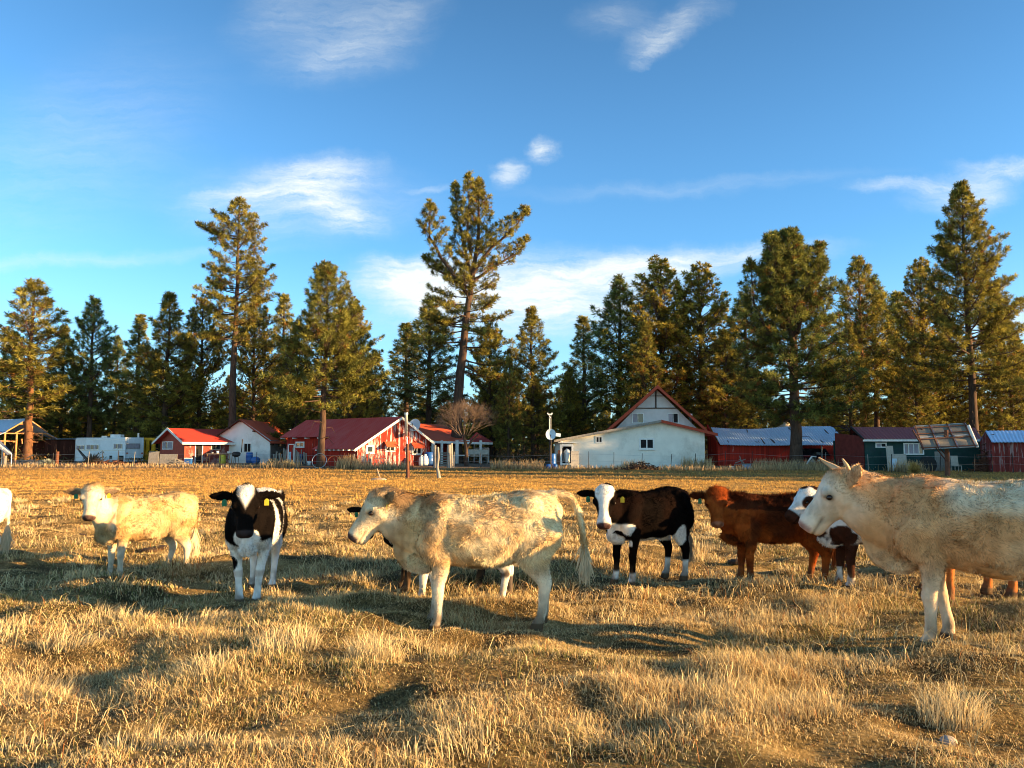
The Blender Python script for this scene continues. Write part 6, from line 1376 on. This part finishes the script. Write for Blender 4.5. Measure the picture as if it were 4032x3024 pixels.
    dd = td * .75 + rng.normal(0, .15, (n, 3)) * V3(1, .7, .8); dd /= np.linalg.norm(dd, axis=1)[:, None]; l_ = Ls * .42 * (.55 + .6 * rng.random(n))[:, None]; st_ = e - td * .12 * rng.random((n, 1)) ** 1.4 + rng.normal(0, .008, (n, 3))
    sd2 = np.cross(dd, V3(.3, 1, .2)); sd2 /= np.linalg.norm(sd2, axis=1)[:, None]; mid = st_ + dd * l_ * .5; tip = st_ + dd * l_ + V3(0, 0, -.04) + rng.normal(0, .012, (n, 3)); w3 = .0042
    SV = np.stack([st_ - sd2 * w3, st_ + sd2 * w3, mid + sd2 * w3, mid - sd2 * w3, tip], 1).reshape(-1, 3) * H - org; bs_ = np.arange(n) * 5
    LL = np.concatenate([(bs_[:, None] + np.array([0, 1, 2, 3])).ravel(), (bs_[:, None] + np.array([3, 2, 4])).ravel()])
    SC = np.repeat(V3(*switch[3]) * rng.uniform(.7, 1.2, (n, 1)) if len(switch) > 3 else V3(.6, .48, .32) * rng.uniform(.7, 1.2, (n, 1)), 5, 0)
    link('tail_switch', mesh_np('tail_switch', SV, LL, np.concatenate([np.arange(n) * 4, 4 * n + np.arange(n) * 3]), np.concatenate([np.full(n, 4), np.full(n, 3)]), M['coat'], SC), T)
    return T
def lerp(A, B_, f): return A * (1 - f[:, None]) + B_ * f[:, None]
def solid(c, n): return np.broadcast_to(V3(*c), (n, 3)).copy()
def muzzle(i, C, c=(.20, .12, .11), t=.93):
    f = sstep(t - .03, t + .02, i['ht']) * i['head'] * sstep(-.115, -.095, i['hu']); return lerp(C, solid(c, len(C)), f)
def earin(i, C, c, f=.8):
    m = i['ear'] * sstep(.1, .5, i['an']) * f; return lerp(C, solid(c, len(C)), m)
def blob(i, c, r, seed=0, w=.35, nz=.28):
    q = (i['p'] - V3(*c)) / V3(*r); d = np.linalg.norm(q, axis=1) + (fbm(i['p'] * 6, 3, 60 + seed) - .5) * 2 * nz; return sstep(1 + w * .12, 1 - w * .12, d)
def coat_cream(lo=(.62, .42, .21), hi=(.78, .62, .38), neckd=.35, whiteface=True, ed=.75, wf=.6):
    def f(i):
        p = i['p']; n = len(p); C = lerp(solid(lo, n), solid(hi, n), sstep(.35, .65, fbm(p * V3(5, 5, 9), 3, 1)))
        nk = sstep(.18, .50, p[:, 0]) * (1 - i['hsoft']) * sstep(.30, .65, fbm(p * V3(9, 4, 3.5), 3, 2)) * neckd; C = lerp(C, solid((.22, .11, .045), n), nk)
        C = lerp(C, solid((.80, .71, .58), n), sstep(.5, .35, p[:, 2]) * .6)
        if whiteface: C = lerp(C, solid((.78, .70, .58), n), i['hsoft'] * wf)
        C = earin(i, C, (.16, .09, .06), ed); return muzzle(i, C, (.10, .06, .055))
    return f
def coat_bull(i):
    p = i['p']; n = len(p); C = lerp(solid((.57, .31, .14), n), solid((.71, .46, .25), n), sstep(.35, .65, fbm(p * V3(3, 3, 5), 3, 1)))
    edge = .80 + .07 * (fbm(p * 5, 3, 7) - .5) * 2 - .06 * sstep(0, -.5, p[:, 0]); C = lerp(C, solid((.74, .60, .43), n), sstep(edge - .06, edge + .09, p[:, 2] + .06 * (fbm(p * 16, 2, 12) - .5)) * sstep(.34, .20, p[:, 0]))
    C = lerp(C, solid((.76, .63, .50), n), i['hsoft'] * (.45 + .55 * sstep(-.15, -.03, i['hu'])))
    C = lerp(C, solid((.70, .55, .40), n), sstep(.58, .22, p[:, 2] + .1 * (fbm(p * 8, 2, 4) - .5)) * .8 * np.where(np.abs(p[:, 0]) < .2, sstep(.44, .40, p[:, 2]), 1))
    C = earin(i, C, (.55, .30, .16), .5); return muzzle(i, C, (.50, .30, .25), .95)
def coat_red(i):
    p = i['p']; n = len(p); C = lerp(solid((.34, .080, .016), n), solid((.22, .045, .011), n), sstep(.4, .65, fbm(p * V3(4, 4, 8), 3, 1)))
    C = lerp(C, solid((.05, .018, .01), n), np.maximum(blob(i, (.42, 0, .6), (.2, .5, .17), 1, 1.5) * .7 * (~i['head']), blob(i, (.02, .2, .72), (.17, .2, .2), 2, 2.5) * .7))
    C = lerp(C, solid((.04, .014, .008), n), i['ear'] * .85); return muzzle(i, C, (.34, .16, .10), .95)
def coat_blackwhite(i):
    "black front and face, white legs, chest and star"
    p = i['p']; n = len(p); W_, K = solid((.80, .77, .72), n), solid((.006, .0045, .004), n); m = np.zeros(n)
    m = np.maximum(m, blob(i, (.55, -.02, .86), (.27, .42, .33), 1)); m = np.maximum(m, i['head'] * 1.0); m = np.maximum(m, i['ear'] * 1.0)
    m = np.maximum(m, blob(i, (-.02, .26, .80), (.16, .2, .24), 3)); m = np.maximum(m, blob(i, (-.38, .2, .74), (.17, .22, .25), 4)); m = np.maximum(m, blob(i, (.05, -.3, .75), (.2, .2, .2), 5))
    m = np.maximum(m, blob(i, (.33, -.15, .36), (.12, .06, .075), 6, .3, .12)); m = m * (1 - blob(i, (.66, -.0, .60), (.3, .13, .10), 8))
    star = i['head'] * sstep(.16, .08, np.abs(i['hs'] * 2.0) + np.maximum(0, i['ht'] - .12) * .42) * (i['ht'] < .52) * sstep(-.09, -.05, i['hu']); m = m * (1 - star)
    C = lerp(W_, K, m); mz = i['head'] * sstep(.90, .93, i['ht']); C = lerp(C, solid((.04, .03, .03), n), mz); C = lerp(C, W_, mz * sstep(-.125, -.14, i['hu'])); C = lerp(C, solid((.3, .2, .15), n), blob(i, (.34, 0, .27), (.1, .3, .035), 9, 2, .2) * .5); return C
def coat_baldy(i):
    "black body, white face, belly and socks"
    p = i['p']; n = len(p); W_ = solid((.80, .77, .72), n); K = lerp(solid((.005, .0035, .003), n), solid((.008, .004, .003), n), sstep(.4, .7, fbm(p * V3(4, 4, 7), 3, 2)))
    w = sstep(.485, .465, p[:, 2] + .03 * (fbm(p * 7, 2, 3) - .5)) * sstep(.40, .42, p[:, 2]) * (np.abs(p[:, 1]) < .16) * (p[:, 0] < .46); w = np.maximum(w, blob(i, (.50, 0, .48), (.13, .12, .075), 2)); w = np.maximum(w, sstep(.135, .12, p[:, 2] + .03 * (fbm(p * 9, 2, 5) - .5)))
    w = np.maximum(w, blob(i, (-.33, .14, .50), (.08, .16, .14), 4)); w = np.maximum(w, sstep(.22, .2, p[:, 2]) * (p[:, 0] < -.3))
    bw = np.interp(i['ht'], [0, .2, .34, .55, .8], [.095, .085, .055, .040, .055]) + .012 * (fbm(p * 14, 2, 6) - .5); blaze = i['head'] * sstep(.006, -.006, np.abs(i['hs']) - bw) * sstep(-.12, -.09, i['hu']); blaze = np.maximum(blaze, i['head'] * sstep(.74, .78, i['ht'])); w = np.where(i['ear'], 0, np.maximum(w, blaze)); 
    C = lerp(K, W_, w); return muzzle(i, C, (.09, .05, .05))
def coat_spot(i):
    p = i['p']; n = len(p); W_ = solid((.78, .76, .72), n); K = solid((.05, .02, .012), n); nz = fbm(p * 5.5, 3, 13)
    m = sstep(.5, .54, nz) * (~i['head']); m = np.maximum(m, sstep(.50, .46, p[:, 2]) * (p[:, 2] > .2) * (np.abs(p[:, 1]) > .07)); m = np.maximum(m, blob(i, (.42, .16, .56), (.12, .14, .12), 3))
    eyep = i['head'] * sstep(1.1, .9, np.sqrt(((i['ht'] - .33) / .20) ** 2 + ((np.abs(i['hs']) - .10) / .06) ** 2 + ((i['hu'] + .10) / .07) ** 2)); m = np.maximum(m, eyep); m = np.maximum(m, i['head'] * sstep(.76, .8, i['ht'])); m = np.maximum(m, i['ear'] * .0)
    m = np.maximum(m, i['head'] * blob(dict(p=np.stack([i['ht'], i['hs'], i['hu']], 1)), (.0, .0, .0), (.1, .06, .1), 5)); return lerp(W_, K, m)
def coat_black(i): n = len(i['p']); return solid((.012, .009, .008), n)
def coat_grey(i):
    p = i['p']; n = len(p); C = solid((.66, .62, .56), n); return lerp(C, solid((.1, .08, .07), n), sstep(.58, .62, fbm(p * 5, 2, 9)))
def coat_hereford(i):
    p = i['p']; n = len(p); C = lerp(solid((.42, .14, .04), n), solid((.72, .56, .40), n), np.maximum(i['head'] * 1.0, blob(i, (-.35, 0, 1.0), (.2, .2, .1), 2) * .8)); return muzzle(i, C, (.4, .25, .2))

G2 = lambda u, v: gnd(u * 1.8228, v * 1.8228)
def wpos(u, D): return (xat(u * 1.8228, D), D)
# bull at the right
bx_, by_ = wpos(2000, 6.35)
cow('big tan bull with pale horns filling the right edge, head in profile', 1.36, (bx_ + .05, by_ + .12), 184, (2, 19), 186, 56, 1.08, coat_bull, legs=((.02, .02), (-.12, .0), (0, 0), (.1, 0)),
    horns=([(-.10, .06, -.03), (-.03, .13, .02), (.02, .16, .05), (.065, .165, .085)], [(-.125, .06, -.05), (-.115, .10, -.005), (-.10, .125, .035), (-.075, .12, .08)]), fur=95000, furlen=.020, vox=.0115, hs=1.04, leg=.90, nl=.37, long=1.08, belly=3.0, name='bull', cat='bull', seed=1, earup=.45, earback=.9, dewlap=1.4)
# the steer in the middle
sx, sy_ = wpos(958, 7.2)
cow('cream steer in full left profile in the middle, tail swung up', 1.235, (sx - .03, sy_ + .12), 180, (-2, 18), 182, 58, 1.02, coat_cream(neckd=.8, wf=.35, ed=.15), legs=((.02, .0), (.05, .0), (.04, 0), (-.03, 0)),
    tail=[(-.62, 0, .985), (-.70, 0, .965), (-.765, 0, .90), (-.81, 0, .76), (-.835, 0, .60), (-.84, 0, .48)], switch=(0, 0, .36), fur=95000, furlen=.028, vox=.0115, hs=1.0, leg=.88, nl=.365, long=.93, earback=.9, name='steer', cat='steer', seed=2, tags=((1, 'tag_yellow', None),), dewlap=1.5, belly=1.4)
# cream calf on the left
cx_, cy_ = wpos(262, 10.35)
cow('cream calf on the left standing side on with its face turned to the camera', 1.10, (cx_, cy_), 203, (24, 26), 263, 68, .82, coat_cream((.46, .29, .12), (.62, .46, .25), .4), legs=((.0, -.02), (.03, .0), (-.02, 0), (.12, 0)),
    fur=45000, furlen=.035, vox=.0135, leg=.85, hs=1.02, long=.94, lift=.12, name='calf', cat='calf', seed=3, tags=((1, 'tag_yellow', None), (-1, 'tag_green', None)), dewlap=.9)
# black and white calf
cow('black and white calf facing the camera, white star on its black head', 1.14, (wpos(543, 8.3)[0], 8.35), 260, (4, 14), 270, 72, .92, coat_blackwhite, legs=((.05, -.05), (.05, .05), (.1, -.02), (.05, .02)),
    fur=55000, furlen=.024, vox=.0125, leg=.9, hs=1.07, lift=.11, long=.98, name='calf', cat='calf', seed=4, tags=((1, 'tag_yellow', None), (-1, 'tag_green', None)), dewlap=.8)
# black cow hidden behind the steer
cow('black cow behind the steer, only its legs and one ear showing', 1.06, (wpos(882, 9.35)[0], 9.35), 184, (10, 12), 262, 58, .9, coat_black, fur=20000, furlen=.022, vox=.015, name='cow', seed=5, legs=((0, 0), (.03, 0), (.04, 0), (-.04, 0)), tags=((-1, 'tag_green', None),), switch=(0, 0, .5, (.02, .015, .01)))
cow('pale cow hidden behind the steer, only its white legs showing', 1.04, (wpos(925, 8.62)[0], 8.55), 182, (-60, 0), None, 60, .85, coat_grey, fur=18000, furlen=.022, vox=.015, hs=.85, name='cow', seed=6, legs=((.06, 0), (-.12, 0), (.06, 0), (-.06, 0)), tail=[(-.62, 0, .95), (-.66, 0, .9), (-.67, 0, .8), (-.66, 0, .6), (-.64, 0, .5)], switch=(0, 0, .3))
# black cow with a white face
cow('black cow with a white face and white socks right of the steer', 1.10, (wpos(1352, 9.15)[0], 9.25), 221, (22, 18), 266, 70, .92, coat_baldy, legs=((.02, 0), (.04, .0), (0, 0), (.05, 0)),
    fur=45000, furlen=.024, vox=.0135, leg=.88, hs=1.07, lift=.06, long=.9, name='cow', seed=7, tags=((1, 'tag_yellow', None), (-1, 'tag_green', '102')), switch=(0, 0, .7, (.30, .22, .15)), dewlap=.9)
# red calf
cow('shaggy red brown calf looking at the camera, left of the bull', 1.08, (wpos(1610, 9.5)[0], 9.55), 196, (30, 17), 276, 66, .9, coat_red, legs=((0, 0), (.04, 0), (.02, 0), (.10, 0)),
    fur=70000, furlen=.050, vox=.0135, leg=.95, hs=1.04, lift=.07, long=1.0, name='calf', cat='calf', seed=8, tags=((-1, 'tag_green', None),), switch=(0, 0, .6, (.25, .08, .03)), dewlap=1.)
# spotted cow
cow('spotted cow mostly hidden behind the bull, pied face beside the bull muzzle', 1.08, (wpos(1822, 9.0)[0], 9.0), 196, (14, 22), 214, 50, .88, coat_spot, fur=40000, furlen=.026, vox=.0135, name='cow', seed=9, lift=.03, legs=((0, 0), (.06, 0), (0, 0), (0, 0)), dewlap=1.2)
# horned red and white cow behind the bull
cow('red cow with a white horned head, standing behind the bull', 1.20, (wpos(2012, 8.4)[0], 8.4), 232, (8, 26), 262, 52, .9, coat_hereford, fur=30000, furlen=.03, vox=.0145, name='cow', seed=10,
    horns=([(-.02, .06, -.02), (.0, .13, .0), (.0, .18, .03), (.0, .21, .08)], [(-.02, .06, -.02), (.0, .13, .0), (.0, .18, .03), (.0, .21, .08)]), switch=(0, 0, .5, (.3, .12, .05)))
# white cow leaving at the left edge
cow('white cow at the left edge of the picture, only its rump showing', 1.13, (wpos(25, 11.0)[0] - 1.32 - .0, 11.0), 181, (0, 0), None, 50, .95, coat_cream((.78, .68, .52), (.82, .76, .66), .1), fur=25000, furlen=.025, vox=.015, name='cow', seed=11, tail=[(-.62, 0, .95), (-.655, 0, .9), (-.66, 0, .8), (-.66, 0, .6), (-.65, 0, .4)])

for _o in bpy.data.objects:
    if 'label' in _o.keys() and len(_o['label'].split()) > 15 and _o.parent is None: print('LONG', len(_o['label'].split()), _o['label'])
